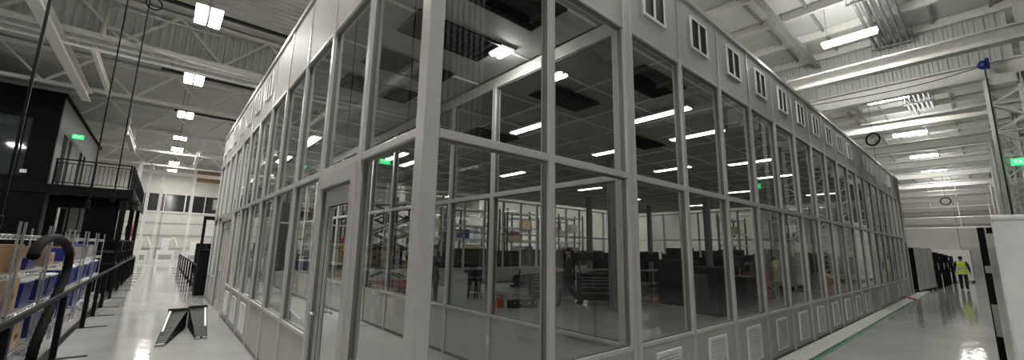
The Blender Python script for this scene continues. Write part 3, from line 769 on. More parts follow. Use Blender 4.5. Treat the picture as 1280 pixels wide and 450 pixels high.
# black hose bent over the shelving
hp = [(-2.45,5.22,1.50),(-2.45,5.38,1.63),(-2.45,5.9,1.73),(-2.45,6.6,1.735),(-2.45,7.2,1.67),(-2.45,7.75,1.54),(-2.45,7.95,1.36),(-2.45,7.9,1.15),(-2.45,7.6,0.95),(-2.45,7.2,0.72),(-2.45,6.8,0.48),(-2.45,6.5,0.25),(-2.45,6.4,0.06)]
def smooth_path(P, sub=4):
    P = [V(p) for p in P]; out = []
    for i in range(len(P)-1):
        a, b, c, d = P[max(i-1,0)], P[i], P[i+1], P[min(i+2,len(P)-1)]
        for k in range(sub):
            t = k/sub; out.append(0.5*((2*b)+(c-a)*t+(2*a-5*b+4*c-d)*t*t+(3*b-a-3*c+d)*t**3))
    return out+[P[-1]]
pts = smooth_path(hp, 6)
mb = MB(); mb.tube(pts, [0.062 if i % 2 else 0.055 for i in range(len(pts))], 10)
tag(mb.build('suction_hose', RUBBER, smooth=True), 'thick black corrugated hose arching in front of the wire shelving', 'hose')
# black equipment cabinet beyond the shelving
def rackbox(x, y, label, w=0.75, d=1.4, h=1.78):
    t = thing('equipment_cabinet', label, 'cabinet', (x, y, 0), 'black equipment cabinets along the aisle')
    mb = MB()
    for sx in (-1,1):
        for sy in (-1,1): mb.box(x+sx*(w/2-0.03)-0.03, x+sx*(w/2-0.03)+0.03, y+sy*(d/2-0.03)-0.03, y+sy*(d/2-0.03)+0.03, 0, h)
    mb.box(x-w/2, x+w/2, y-d/2, y+d/2, h-0.06, h); mb.build('frame', BLACK, t)
    mb = MB(); mb.box(x-w/2+0.01, x+w/2-0.06, y-d/2+0.06, y+d/2-0.06, 0.08, h-0.5); mb.build('cabinet_body', BLACKM, t)
    for z in (0.95, 1.32): box(x-w/2+0.02, x+w/2-0.02, y-d/2+0.02, y+d/2-0.02, z, z+0.03).build('shelf', DARK, t)
    mb = MB(); mb.tube([(x+w/2+0.02, y-d/2, 0.9), (x+w/2+0.02, y+d/2, 0.9)], 0.014, 6); mb.build('handle_bar', GALV, t)
    return t
for i, y in enumerate((17.6, 19.6, 21.4, 23.75, 25.3, 26.8)):
    rackbox(-2.75, y, 'black open-topped equipment cabinet beside the aisle, %s beyond the wire shelving' % ORD[i+1])
# red machine head by the far wall
mb = MB(); mb.lathe((-2.85, 31.5, 0), [(0.22,0),(0.22,0.03),(0.06,0.06),(0.06,2.0),(0.16,2.05),(0.18,2.6),(0.10,2.8)], 12)
tag(mb.build('gas_cylinder', DRED, smooth=True), 'tall red-topped cylinder standing beyond the black cabinets', 'cylinder')
# white crane posts
for i, (x, y) in enumerate(((-3.05, 36.5), (-2.5, 38.5), (-1.75, 38.5), (0.15, 38.5))):
    t = struct('column_post', (x, y, 0), 'slim white steel post before the far wall')
    box(x-0.10, x+0.10, y-0.10, y+0.10, 0, 7.6).build('post_shaft', WHITE, t); box(x-0.2, x+0.2, y-0.2, y+0.2, 0, 0.04).build('base_plate', WHITE, t)
t = struct('beam_crane', (0, 38.5, 7.0), 'white crane girder before the far wall'); box(-9, 8, 38.35, 38.65, 6.95, 7.2).build('girder', WHITE, t)
# white machines at the far wall
def far_machine(x, y, label, s=1.0):
    t = thing('machine', label, 'machine', (x, y, 0), 'white machines before the far wall')
    mb = MB(); mb.box(x-0.5*s, x+0.5*s, y-0.4, y+0.4, 0, 0.9*s); mb.box(x-0.3*s, x+0.1*s, y-0.3, y+0.3, 0.9*s, 1.7*s); mb.build('machine_body', WHITE, t, bevel=0.02)
    mb = MB(); mb.tube([(x-0.1*s, y, 1.5*s), (x+0.35*s, y, 1.75*s), (x+0.55*s, y, 1.3*s)], 0.09*s, 8); mb.lathe((x+0.55*s, y, 1.1*s), [(0.05,0),(0.1,0.05),(0.1,0.2)], 10); mb.build('machine_arm', WHITE, t)
    mb = MB(); mb.box(x-0.35*s, x+0.35*s, y-0.41, y-0.4, 0.25*s, 0.6*s); mb.build('machine_panel', GREY, t)
for i, (x, y, s) in enumerate(((-2.6, 43.5, 1.15), (-0.9, 43.8, 1.2), (1.0, 43.6, 1.1))):
    far_machine(x, y, 'white machine with a bent arm at the far wall, %s counted towards the glazed room' % ORD[i+1], s)
# plywood panel on high on the far wall
mb = MB(); mb.box(0.4, 2.5, 46.9, 46.99, 7.6, 8.9); mb.box(0.4, 2.5, 46.86, 46.9, 8.2, 8.28); tag(mb.build('wall_board', BROWN), 'brown plywood board high on the far wall above the glazed room', 'board')

# black kiosk at the end of the aisle facade
k = thing('equipment_kiosk', 'tall black kiosk standing just past the end of the aisle glazing', 'kiosk', (0.0, 15.3, 0))
mb = MB(); mb.box(-0.28, 0.5, 14.75, 15.35, 0.0, 1.5); mb.build('kiosk_body', BLACK, k, bevel=0.02)
mb = MB(); mb.box(-0.28, -0.20, 14.8, 14.9, 1.5, 2.5); mb.box(0.42, 0.5, 14.8, 14.9, 1.5, 2.5); mb.box(-0.28, 0.5, 14.8, 14.9, 2.5, 2.62); mb.build('kiosk_frame', BLACK, k)
box(-0.18, 0.40, 14.83, 14.87, 1.95, 2.45).build('kiosk_screen', LIDW, k)
t = thing('junction_box', 'grey junction box fixed to a post above the black kiosk', 'box', (0.2, 15.5, 2.9))
mb = MB(); mb.box(-0.05, 0.45, 15.35, 15.55, 2.9, 3.25); mb.build('box_body', GREY, t, bevel=0.01)
mb = MB(); mb.box(0.17, 0.23, 15.55, 15.61, 0, 3.5); mb.build('box_post', GREY, t)
mb = MB(); mb.box(-0.02, 0.42, 15.34, 15.35, 2.93, 3.22); mb.build('box_door', WALLG, t)
for i, y in enumerate((17.5, 20.0, 23.0, 26.5)):
    t = thing('control_cabinet', 'dark control cabinet behind the posts past the glazed room, %s going up the aisle' % ORD[i+1], 'cabinet', (0.7, y, 0), 'dark control cabinets past the glazed room')
    mb = MB(); mb.box(0.25, 1.1, y-0.6, y+0.6, 0.08, 1.55+0.15*(i % 2)); mb.build('cabinet_body', BLACKM, t, bevel=0.01)
    mb = MB(); mb.box(0.3, 1.05, y-0.55, y+0.55, 0, 0.08); mb.build('plinth', DARK, t)
    mb = MB(); mb.box(0.235, 0.25, y-0.5, y+0.5, 0.5, 1.4); mb.build('door', DARK, t)

# ------------------------------------------------------------------ two black ramps on the aisle floor
def ramp(label, toe, head, w0, w1, h, strip, notch=False):
    """solid wedge ramp: narrow low toe, wide raised head; strip = side (-1/1) that carries the bright edge"""
    toe, head = V((toe[0], toe[1], 0)), V((head[0], head[1], 0)); L = (head-toe).length
    d = (head-toe).normalized(); rz = math.atan2(d.y, d.x)-math.pi/2
    t = thing('loading_ramp', label, 'ramp', toe, 'black wheel ramps on the aisle floor', rz)
    def W(y): return w0+(w1-w0)*y/L
    def Z(y): return 0.035+(h-0.035)*y/L
    mb = MB(); vs = []
    for y in (0.0, L):
        for sx in (-1, 1):
            for dz in (-0.03, 0): vs.append(mb.bm.verts.new((sx*(W(y)/2-0.02), y, Z(y)+dz)))
    for f in ((0,2,3,1),(4,5,7,6),(0,1,5,4),(2,6,7,3),(1,3,7,5),(0,4,6,2)): mb.bm.faces.new([vs[k] for k in f])
    for k in range(16):
        y = L*(k+0.5)/16; mb.obox((0, y, Z(y)+0.002), (W(y)-0.08, 0.012, 0.006))
    mb.build('ramp_deck', DARK, t, local=True)
    for sx in (-1, 1):
        mb = MB(); a = []
        for y, z in ((0,0),(L,0),(L,h+0.02),(0,0.05)):
            x = sx*W(y)/2; a.append((mb.bm.verts.new((x, y, z)), mb.bm.verts.new((x-sx*0.025, y, z))))
        mb.bm.faces.new([p[0] for p in a]); mb.bm.faces.new([p[1] for p in a][::-1])
        for k in range(4): mb.bm.faces.new((a[k][0], a[k][1], a[(k+1) % 4][1], a[(k+1) % 4][0]))
        mb.build('side_plate', BLACK, t, local=True)
    mb = MB(); sx = strip
    mb.bar((sx*(W(L*0.28)/2-0.03), L*0.28, Z(L*0.28)+0.03), (sx*(W(L*0.92)/2-0.03), L*0.92, Z(L*0.92)+0.03), 0.03, 0.012); mb.build('bright_edge', LIDW, t, local=True)
    mb = MB(); mb.box(-w1/2-0.01, w1/2+0.01, L-0.05, L+0.03, h-0.02, h+0.04); mb.build('head_plate', DARK, t, local=True)
    mb = MB()
    if notch: mb.box(-w0/2, -0.02, -0.05, 0.08, 0, 0.04); mb.box(0.02, w0/2, -0.05, 0.08, 0, 0.04)
    else: mb.box(-w0/2, w0/2, -0.05, 0.08, 0, 0.04)
    mb.build('toe_plate', GREY, t, local=True)
    return t
ramp('black wedge ramp with a bright edge on the shelving side, toe pointing towards the shelving', (-1.08, 6.75), (-0.84, 8.4), 0.13, 0.30, 0.36, -1)
ramp('black wedge ramp with a notched toe, standing closer to the aisle glazing', (-0.52, 7.03), (-0.52, 8.6), 0.17, 0.30, 0.37, 1, True)

# ------------------------------------------------------------------ right hand aisle steelwork
BEAMS = [(14.06, 7.0, 0.40), (17.0, 7.0, 0.50), (21.74, 7.0, 0.40), (27.08, 7.0, 0.42), (32.78, 7.0, 0.4), (37.82, 7.0, 0.4), (43.7, 7.0, 0.4), (49.8, 7.0, 0.4), (56.0, 7.0, 0.4)]
for i, (x, z, h) in enumerate(BEAMS):
    t = struct('beam_cross', (x, -3.1, z), '%s white steel beam crossing above the aisle' % ORD[i+1])
    ibeam_y(x, -6.5 if i == 0 else -3.9, 13.5, z, h, 0.30).build('beam_section', STEELW, t)
def lattice_column(x, y0, y1, ztop, n):
    t = struct('column_lattice', (x, (y0+y1)/2, 0), 'white lattice steel column beside the aisle, %s along' % ORD[n])
    for y in (y0, y1):
        mb = MB(); mb.box(x-0.14, x+0.14, y-0.02, y+0.02, 0, ztop); mb.box(x-0.02, x+0.02, y-0.07, y+0.07, 0, ztop); mb.build('column_chord', STEELW, t)
    mb = MB(); z = 0.3; up = True
    while z < ztop-0.5:
        for dx in (-0.10, 0.10):
            mb.bar((x+dx, y0 if up else y1, z), (x+dx, y1 if up else y0, z+0.42), 0.035, 0.05, (1,0,0))
        if up: mb.bar((x-0.10, y0, z), (x-0.10, y1, z), 0.035, 0.04, (1,0,0))
        z += 0.42; up = not up
    mb.build('lacing', STEELW, t)
    box(x-0.18, x+0.18, y0-0.06, y1+0.06, ztop-0.25, ztop).build('column_cap', STEELW, t)
    box(x-0.25, x+0.25, y0-0.15, y1+0.15, 0, 0.03).build('base_plate', STEELG, t)
for i, (x, zt) in enumerate(((17.0, 7.0), (21.74, 7.0), (27.08, 7.0), (32.78, 7.0), (43.7, 7.0))):
    lattice_column(x, -2.98-0.12*(i > 0), -3.62, zt, i+1)
t = struct('column_tall', (14.06, -3.75, 0), 'pale tall column behind the lattice columns')
mb = MB(); mb.box(16.7, 17.3, -4.2, -3.75, 7.0, H_CEIL); mb.build('column_shaft', STEELW, t)
# conduits under the right roof
for i in range(6):
    y = -0.70-0.16*i
    mb = MB(); mb.tube([(7.5, y, 8.95), (26.8, y, 8.95)], 0.05 if i % 2 else 0.042, 10)
    tag(mb.build('conduit_pipe', GALV, smooth=True), 'shiny metal conduit under the roof, %s of the bundle counted from the glazed wall' % ORD[i+1], 'conduit', 'conduits under the aisle roof')
for i, x in enumerate(range(9, 27, 4)):
    mb = MB(); mb.box(x-0.03, x+0.03, -1.65, -0.55, 8.84, 8.89); mb.tube([(x, -0.57, 8.86), (x, -0.57, H_CEIL-0.01)], 0.01, 5); mb.tube([(x, -1.62, 8.86), (x, -1.62, H_CEIL-0.01)], 0.01, 5)
    tag(mb.build('hanging_trapeze', GALV), 'metal hanger bar below the conduit bundle, %s one going away down the aisle' % ORD[i+1], 'hanger', 'hanger bars below the conduits')
for i, (y, x1) in enumerate(((1.05, 20.0), (1.05, 36))):
    mb = MB(); a = 6.0 if i == 0 else 22.0; mb.box(a, x1, y-0.07, y+0.07, 8.86, 8.98)
    for x in range(int(a)+1, int(x1), 3): mb.tube([(x, y, 8.98), (x, y, H_CEIL-0.01)], 0.012, 5)
    tag(mb.build('strut_rail', STEELG), ('grey strut rail hanging under the roof before the ribbed curtain', 'grey strut rail hanging under the roof beyond the ribbed curtain')[i], 'rail', 'strut rails')
# vertical conduits on the wall side that mirror in the first panes
for i in range(7):
    x = 2.25+0.13*i
    mb = MB(); mb.tube([(x, -3.5, 3.4), (x, -3.5, H_CEIL-0.02)], 0.035 if i % 2 else 0.028, 8)
    tag(mb.build('hanging_conduit', LIDW, smooth=True), 'vertical white conduit mirrored in the first tall pane, %s of seven' % ORD[i+1], 'conduit', 'vertical conduits mirrored in the first pane')
# strap ties
mb = MB(); mb.bar((20.6, -2.9, 6.95), (19.5, 2.4, 6.95), 0.05, 0.05); tag(mb.build('tie_rail', WHITE), 'thin white tie rod slanting below the third beam', 'tie rod')
# black ring on cord
cx_, cy_, cz_ = 17.0, -0.27, 5.68
mb = MB(); mb.tube([V((cx_, cy_, cz_))+V((0.10*math.cos(a), 0.19*math.cos(a), 0.21*math.sin(a))) for a in [2*math.pi*q/20 for q in range(20)]], 0.03, 6, closed=True)
mb.tube([(cx_, cy_, cz_+0.2), (cx_, cy_, 7.0)], 0.006, 5); mb.tube([(cx_, cy_, cz_-0.2), (cx_+0.02, cy_, cz_-0.9)], 0.006, 5)
tag(mb.build('hanging_ring', BLACK), 'black ring on a cord hanging below the second white beam', 'ring')
mb = MB(); c = V((48.0, -0.6, 6.3)); mb.tube([c+V((0, 0.3*math.cos(a), 0.3*math.sin(a))) for a in [2*math.pi*q/20 for q in range(20)]], 0.045, 6, closed=True); mb.tube([c+V((0,0,0.3)), (48.0,-0.6,H_CEIL-0.01)], 0.012, 5)
tag(mb.build('hanging_ring', DARK), 'dark ring hanging before the pale end wall', 'ring')
# blue hoist pulley with its cable
h = thing('hanging_pulley', 'blue pulley block fixed at the top of the first lattice column', 'pulley', (16.6, -2.9, 7.2))
mb = MB(); mb.ell((16.6, -2.98, 7.35), (0.11, 0.13, 0.14), n=12); mb.box(16.52, 16.68, -3.10, -3.02, 7.22, 7.52); mb.build('pulley_body', BLUE, h, smooth=False)
mb = MB(); mb.tube(smooth_path([(16.72, -3.0, 7.3), (16.70, -2.99, 5.5), (16.70, -2.99, 3.0), (16.70, -2.99, 1.2)], 4), 0.016, 6); mb.build('pulley_cable', DARK, h)
mb = MB(); mb.tube(smooth_path([(16.6, -2.86, 7.3), (16.4, -1.8, 7.1), (16.3, -0.5, 7.05), (16.3, 1.2, 7.12)], 5), 0.014, 6); mb.build('slack_cable', DARK, h)
exit_sign((16.7, -3.34, 4.28), 'y', 'green exit sign on the first lattice column', 0.40, 0.19)
# pipes on the end wall side
for i, (z, y1) in enumerate(((5.6, 8), (4.6, 8), (6.8, 10))):
    mb = MB(); xx = 58.0+i; mb.tube([(xx, -6.5, z), (xx, y1, z)], 0.07, 8); mb.tube([(xx, -3+i*2, z), (xx, -3+i*2, H_CEIL-0.02)], 0.04, 6)
    tag(mb.build('hanging_sprinkler_pipe', WHITE), '%s white pipe crossing before the pale end wall' % ('middle','lowest','topmost')[i], 'pipe', 'pipes before the end wall')

# ------------------------------------------------------------------ right aisle floor things
def tall_cabinet(x0, x1, y0, y1, h, label, side=BLACK, group=None, name='white_cabinet', rz=0.0):
    t = thing(name, label, 'cabinet', ((x0+x1)/2, (y0+y1)/2, 0), group, rz)
    a, b = (x1-x0)/2, (y1-y0)/2
    MB().box(-a, a, -b, b, 0.12, h).build('cabinet_body', WHITE, t, bevel=0.015, local=True)
    MB().box(-a-0.02, -a, -b+0.03, b-0.03, 0.14, h-0.03).build('end_panel', side, t, local=True)
    mb = MB(); nn = max(2, int((x1-x0)/1.1))
    for i in range(1, nn): xx = -a+2*a*i/nn; mb.box(xx-0.008, xx+0.008, -b-0.004, -b, 0.14, h-0.02)
    mb.build('panel_joint', DARK, t, local=True)
    for xx in (-a+0.1, a-0.1):
        for yy in (-b+0.08, b-0.08): MB().box(xx-0.06, xx+0.06, yy-0.05, yy+0.05, 0, 0.12).build('skid_foot', BLACK, t, local=True)
    return t
tall_cabinet(26.3, 30.3, -0.28, 0.56, 2.15, 'long white cabinet with a black end past the end door', BLACK, rz=math.radians(-4.5))
tall_cabinet(33.0, 38.2, -4.6, -3.1, 3.9, 'tall white machine enclosure mirrored in the far panes', WHITE, name='machine_enclosure')
tall_cabinet(22.5, 25.5, -5.2, -3.9, 2.3, 'white cabinet beyond the lattice columns mirrored in the panes', WHITE)
def frame_machine(x, y, label, h=1.7, w=0.9, l=1.5):
    t = thing('frame_machine', label, 'machine', (x, y, 0), 'black framed machines beyond the white cabinet')
    mb = MB()
    for sx in (-1,1):
        for sy in (-1,1): mb.box(x+sx*l/2-0.05, x+sx*l/2+0.05, y+sy*w/2-0.05, y+sy*w/2+0.05, 0, h)
    mb.box(x-l/2, x+l/2, y-w/2, y+w/2, h-0.1, h); mb.box(x-l/2, x+l/2, y-w/2, y+w/2, 0.75, 0.83); mb.build('machine_frame', BLACK, t)
    mb = MB(); mb.box(x-l/2+0.1, x+l/2-0.1, y-w/2+0.1, y+w/2-0.1, 0.9, h-0.25); mb.build('machine_core', BLACKM, t, bevel=0.03)
    mb = MB(); mb.box(x-l/2+0.2, x+l/2-0.2, y-w/2-0.03, y-w/2+0.02, 1.0, 1.35); mb.build('machine_panel', GREY, t)
for i, (x, y) in enumerate(((31.6, -0.05), (33.9, -0.15), (36.4, -0.2), (39.2, -0.3))):
    frame_machine(x, y, 'black framed machine in the row past the long white cabinet, %s going away' % ORD[i+1], 1.95-0.06*i)
tall_cabinet(41.5, 43.5, -1.6, 0.2, 2.2, 'white cabinet in the distance behind the worker', WHITE)
# foreground white board and the black-framed glass door beside it
fb = thing('glass_door', 'black-framed glass door leaf standing beside the big white panel', 'door', (5.0, -2.39, 0))
X0 = 5.0; mb = MB(); ya, yb, zt = -2.375, -3.3, 2.0
mb.box(X0-0.03, X0+0.03, ya-0.05, ya, 0.0, zt); mb.box(X0-0.03, X0+0.03, yb, yb+0.06, 0.0, zt); mb.box(X0-0.03, X0+0.03, yb+0.06, ya-0.06, zt-0.06, zt); mb.box(X0-0.03, X0+0.03, yb+0.06, ya-0.06, 0.0, 0.12)
mb.build('door_frame', BLACK, fb, bevel=0.004)
box(X0-0.006, X0+0.006, yb+0.06, ya-0.06, 0.12, zt-0.06).build('door_glass', GLASS, fb)
mb = MB(); mb.box(X0-0.034, X0-0.03, ya-0.05, ya-0.01, 0.95, 1.25); mb.box(X0-0.034, X0-0.03, ya-0.05, ya-0.01, 1.55, 1.62); mb.build('hinge_plate', GREY, fb)
wp = thing('upright_screen', 'big plain white upright panel in front of the glass door', 'panel', (4.0, -2.9, 0))
X1 = 4.2; mb = MB(); mb.box(X1-0.03, X1+0.03, -3.6, -2.47, 0.06, 2.04); mb.build('panel_sheet', LIDW, wp, bevel=0.02)
mb = MB(); mb.box(X1-0.06, X1+0.06, -3.6, -2.50, 0.0, 0.06); mb.build('panel_foot', GREY, wp)
MB().tube([(X1-0.012, -3.6, 2.035), (X1-0.012, -2.475, 2.035)], 0.03, 12).build('rolled_edge', LIDW, wp, smooth=True)
# red extinguishers etc. behind the glass door
def drum(name, x, y, m, label, r=0.16, h=0.9, cat='canister', group=None):
    t = thing(name, label, cat, (x, y, 0), group)
    mb = MB(); mb.lathe((x, y, 0), [(r*0.9,0),(r,0.02),(r,h*0.8),(r*0.55,h*0.9),(r*0.4,h*0.93)], 16); mb.build('canister_body', m, t, smooth=False)
    mb = MB(); mb.lathe((x, y, h*0.93), [(r*0.3,0),(r*0.3,h*0.06),(r*0.15,h*0.07)], 10); mb.tube([(x, y, h), (x+r*0.8, y, h), (x+r, y, h*0.8)], 0.012, 6); mb.build('valve', BLACK, t)
    return t
drum('fire_extinguisher', 7.6, -2.72, RED, 'red extinguisher seen through the black-framed glass door', 0.12, 0.75, 'extinguisher')
carton(7.3, -2.78, 0.0, 0.3, 0.4, 0.5, 'grey crate on the floor behind the glass door', GREY, group='crates')
carton(10.2, -2.95, 0.0, 0.5, 0.5, 1.1, 'grey crate standing behind the glass door, further off', GREY, group='crates')

# ------------------------------------------------------------------ people
def skin_obj(name, J, E, m, parent, sub=2, root=None):
    """J: name -> (x,y,z,rx,ry); E: edges. One continuous skinned mesh."""
    me = bpy.data.meshes.new(name); bm = bmesh.new(); lay = bm.verts.layers.skin.verify(); vv = {}
    for kx, (x, y, z, rx, ry) in J.items():
        v = bm.verts.new((x, y, z)); v[lay].radius = (rx, ry); vv[kx] = v
    root = root or list(J)[0]
    vv[root][lay].use_root = True
    for a, b in E: bm.edges.new((vv[a], vv[b]))
    bm.to_mesh(me); bm.free(); me.materials.append(m)
    o = bpy.data.objects.new(name, me); COL.objects.link(o); o.parent = parent; ORG[o.name] = V((0,0,0))
    sk = o.modifiers.new('skin', 'SKIN'); sk.use_smooth_shade = True
    ss = o.modifiers.new('sub', 'SUBSURF'); ss.levels = sub; ss.render_levels = sub
    return o
def person(label, loc, rz, legs, arms, top, bottom, vest=None, cap=None):
    """legs: {'L':(knee xyz, ankle xyz), ...}, arms: {'L':(elbow, wrist)}; faces +Y, L is -X."""
    t = thing('person', label, 'person', loc, None, rz)
    J = {}; E = []
    J['pelvis'] = (0,0,0.95,0.145,0.10); J['waist'] = (0,0.005,1.10,0.13,0.095); J['chest'] = (0,0.01,1.30,0.155,0.11)
    J['collar'] = (0,0.0,1.44,0.10,0.075); J['neck'] = (0,0.01,1.52,0.052,0.055); J['head0'] = (0,0.025,1.58,0.062,0.075)
    J['head1'] = (0,0.03,1.66,0.075,0.093); J['head2'] = (0,0.022,1.735,0.055,0.07)
    E += [('pelvis','waist'),('waist','chest'),('chest','collar'),('collar','neck'),('neck','head0'),('head0','head1'),('head1','head2')]
    J['nose'] = (0,0.135,1.635,0.011,0.014); E.append(('head1','nose'))
    for s, sx in (('L',-1),('R',1)):
        J['ear'+s] = (sx*0.082,0.02,1.645,0.012,0.02); E.append(('head1','ear'+s))
        kn, an = legs[s]
        J['hip'+s] = (sx*0.09,0,0.88,0.085,0.085); J['knee'+s] = kn+(0.058,0.06); J['calf'+s] = tuple((V(kn)*0.62+V(an)*0.38)+V((0,-0.015,0)))+(0.056,0.058)
        J['ankle'+s] = an+(0.036,0.042); toe = V(an)+V((sx*0.02,0.17,-an[2]*0.55+0.0)); toe.z = max(0.035, an[2]-0.06)
        J['toe'+s] = tuple(toe)+(0.042,0.03); J['heel'+s] = tuple(V(an)+V((0,-0.05,-0.045)))+(0.036,0.032)
        E += [('pelvis','hip'+s),('hip'+s,'knee'+s),('knee'+s,'calf'+s),('calf'+s,'ankle'+s),('ankle'+s,'toe'+s),('ankle'+s,'heel'+s)]
        el, wr_ = arms[s]
        J['sh'+s] = (sx*0.185,0,1.42,0.062,0.062); J['elb'+s] = el+(0.042,0.042); J['wri'+s] = wr_+(0.028,0.024)
        d = (V(wr_)-V(el)).normalized(); side = V((0,1,0)) if abs(d.y) < 0.8 else V((0,0,1))
        side = (side-d*side.dot(d)).normalized(); nrm = d.cross(side)
        palm = V(wr_)+d*0.07; J['palm'+s] = tuple(palm)+(0.022,0.036)
        E += [('collar','sh'+s),('sh'+s,'elb'+s),('elb'+s,'wri'+s),('wri'+s,'palm'+s)]
        for fi, (off, ln) in enumerate(((0.030,0.075),(0.010,0.085),(-0.010,0.078),(-0.029,0.060))):
            b = palm+d*0.035+side*off; m_ = b+d*ln*0.55+nrm*0.008*sx; e = b+d*ln+nrm*0.03*sx
            J['f%d%s' % (fi,s)] = tuple(b)+(0.010,0.010); J['g%d%s' % (fi,s)] = tuple(m_)+(0.009,0.009); J['h%d%s' % (fi,s)] = tuple(e)+(0.008,0.008)
            E += [('palm'+s,'f%d%s' % (fi,s)),('f%d%s' % (fi,s),'g%d%s' % (fi,s)),('g%d%s' % (fi,s),'h%d%s' % (fi,s))]
        tb = palm+side*0.045-d*0.015; te = tb+side*0.02+d*0.045
        J['th'+s] = tuple(tb)+(0.012,0.012); J['ti'+s] = tuple(te)+(0.009,0.009); E += [('palm'+s,'th'+s),('th'+s,'ti'+s)]
    skin_obj('body', J, E, SKIN, t, 2, 'pelvis')
    def sub(names, edges, grow, nm, m, over=None, root=None):
        JJ = {q: J[q][:3]+(J[q][3]+grow, J[q][4]+grow) for q in names}
        for q, vv in (over or {}).items(): JJ[q] = vv
        return skin_obj(nm, JJ, edges, m, t, 2, root)
    sl = ['pelvis','waist','chest','collar']; se = [('pelvis','waist'),('waist','chest'),('chest','collar')]
    ov = {}
    for s in 'LR':
        ov['cuff'+s] = tuple(V(J['elb'+s][:3])*0.1+V(J['wri'+s][:3])*0.9)+(0.038,0.036)
        se += [('collar','sh'+s),('sh'+s,'elb'+s),('elb'+s,'cuff'+s)]
    ov['hemS'] = (0,0,0.86,0.150,0.108); ov['nk'] = (0,0.008,1.50,0.07,0.066); se += [('hemS','pelvis'),('collar','nk')]
    sub(sl+['shL','elbL','shR','elbR'], se, 0.016, 'shirt', top, ov, 'pelvis')
    ov = {'belt': (0,0,1.08,0.135,0.10)}; ee = [('pelvis','belt')]
    for s in 'LR':
        ov['hem'+s] = tuple(V(J['ankle'+s][:3])+V((0,-0.005,-0.035)))+(0.064,0.068)
        ee += [('pelvis','hip'+s),('hip'+s,'knee'+s),('knee'+s,'calf'+s),('calf'+s,'hem'+s)]
        sub(['ankle'+s,'toe'+s,'heel'+s], [('ankle'+s,'toe'+s),('ankle'+s,'heel'+s),('ankle'+s,'top'+s)], 0.016, 'boot', BLACK, {'top'+s: tuple(V(J['ankle'+s][:3])*0.7+V(J['calf'+s][:3])*0.3)+(0.05,0.052)}, 'ankle'+s)
    sub(['pelvis','hipL','kneeL','calfL','hipR','kneeR','calfR'], ee, 0.016, 'trousers', bottom, ov, 'pelvis')
    if vest:
        vj = {'va': (0,0,0.87,0.180,0.138), 'v0': (0,0,0.97,0.190,0.146), 'v1': (0,0.005,1.12,0.190,0.146), 'v2': (0,0.01,1.31,0.208,0.158), 'v3': (0,0.0,1.44,0.165,0.125), 'v4': (0,0.0,1.49,0.10,0.088), 'vl': (-0.16,0,1.435,0.088,0.095), 'vr': (0.16,0,1.435,0.088,0.095)}
        vo = skin_obj('vest', vj, [('va','v0'),('v0','v1'),('v1','v2'),('v2','v3'),('v3','v4'),('v3','vl'),('v3','vr')], vest, t, 2, 'v0')
        mb = MB()
        for z, rx, ry in ((1.02,0.199,0.154),(1.19,0.199,0.154)):
            n_ = 24
            for (ra, dz) in ((1.0, 0),):
                A = [mb.bm.verts.new((rx*1.0*math.cos(a), ry*1.0*math.sin(a), z)) for a in [2*math.pi*q/n_ for q in range(n_)]]
                B_ = [mb.bm.verts.new((rx*1.0*math.cos(a), ry*1.0*math.sin(a), z+0.05)) for a in [2*math.pi*q/n_ for q in range(n_)]]
                for q in range(n_): mb.bm.faces.new((A[q], A[(q+1) % n_], B_[(q+1) % n_], B_[q]))
        mb.build('reflective_band', REFL, vo, local=True, smooth=True)
    mb = MB()
    if cap:
        mb.ell((0,0.022,1.70), (0.092,0.112,0.082), n=14); mb.ell((0,0.135,1.685), (0.07,0.075,0.012), n=12); mb.build('cap', cap, t, local=True, smooth=True)
    else:
        mb.ell((0,0.008,1.695), (0.086,0.105,0.078), n=14); mb.ell((0,-0.03,1.64), (0.078,0.068,0.08), n=12); mb.build('hair', HAIR, t, local=True, smooth=True)
    # face details: eyes and mouth
    mb = MB()
    for sx in (-1, 1): mb.ell((sx*0.032, 0.112, 1.655), (0.012,0.008,0.008), n=8)
    mb.build('eyes', BLACK, t, local=True)
    return t
person('worker in a yellow high-visibility vest and dark trousers walking away down the aisle', (31.4, -1.40, 0), -math.pi/2,
       {'L': ((-0.10,0.09,0.50),(-0.10,0.02,0.09)), 'R': ((0.10,0.02,0.50),(0.10,-0.14,0.12))},
       {'L': ((-0.26,-0.03,1.14),(-0.27,0.06,0.90)), 'R': ((0.26,-0.04,1.14),(0.28,0.02,0.89))}, NAVY, NAVY, vest=VESTY)
person('worker in dark clothes and a cap striding past the tool cart inside the glazed room', (8.4, 6.1, 0), math.radians(49.5),
       {'L': ((-0.09,0.26,0.52),(-0.09,0.36,0.09)), 'R': ((0.09,-0.05,0.48),(0.09,-0.40,0.15))},
       {'L': ((-0.25,-0.02,1.16),(-0.22,0.22,1.10)), 'R': ((0.25,0.0,1.16),(0.2,0.24,1.12))}, DCLOTH, NAVY, cap=BLACK)
person('worker in dark clothes standing by a machine at the inner partition', (5.2, 8.8, 0), math.radians(130),
       {'L': ((-0.10,0.03,0.50),(-0.10,0.0,0.09)), 'R': ((0.10,0.03,0.50),(0.10,0.0,0.09))},
       {'L': ((-0.25,0.05,1.16),(-0.2,0.28,1.10)), 'R': ((0.25,0.05,1.16),(0.2,0.28,1.05))}, DCLOTH, DCLOTH)

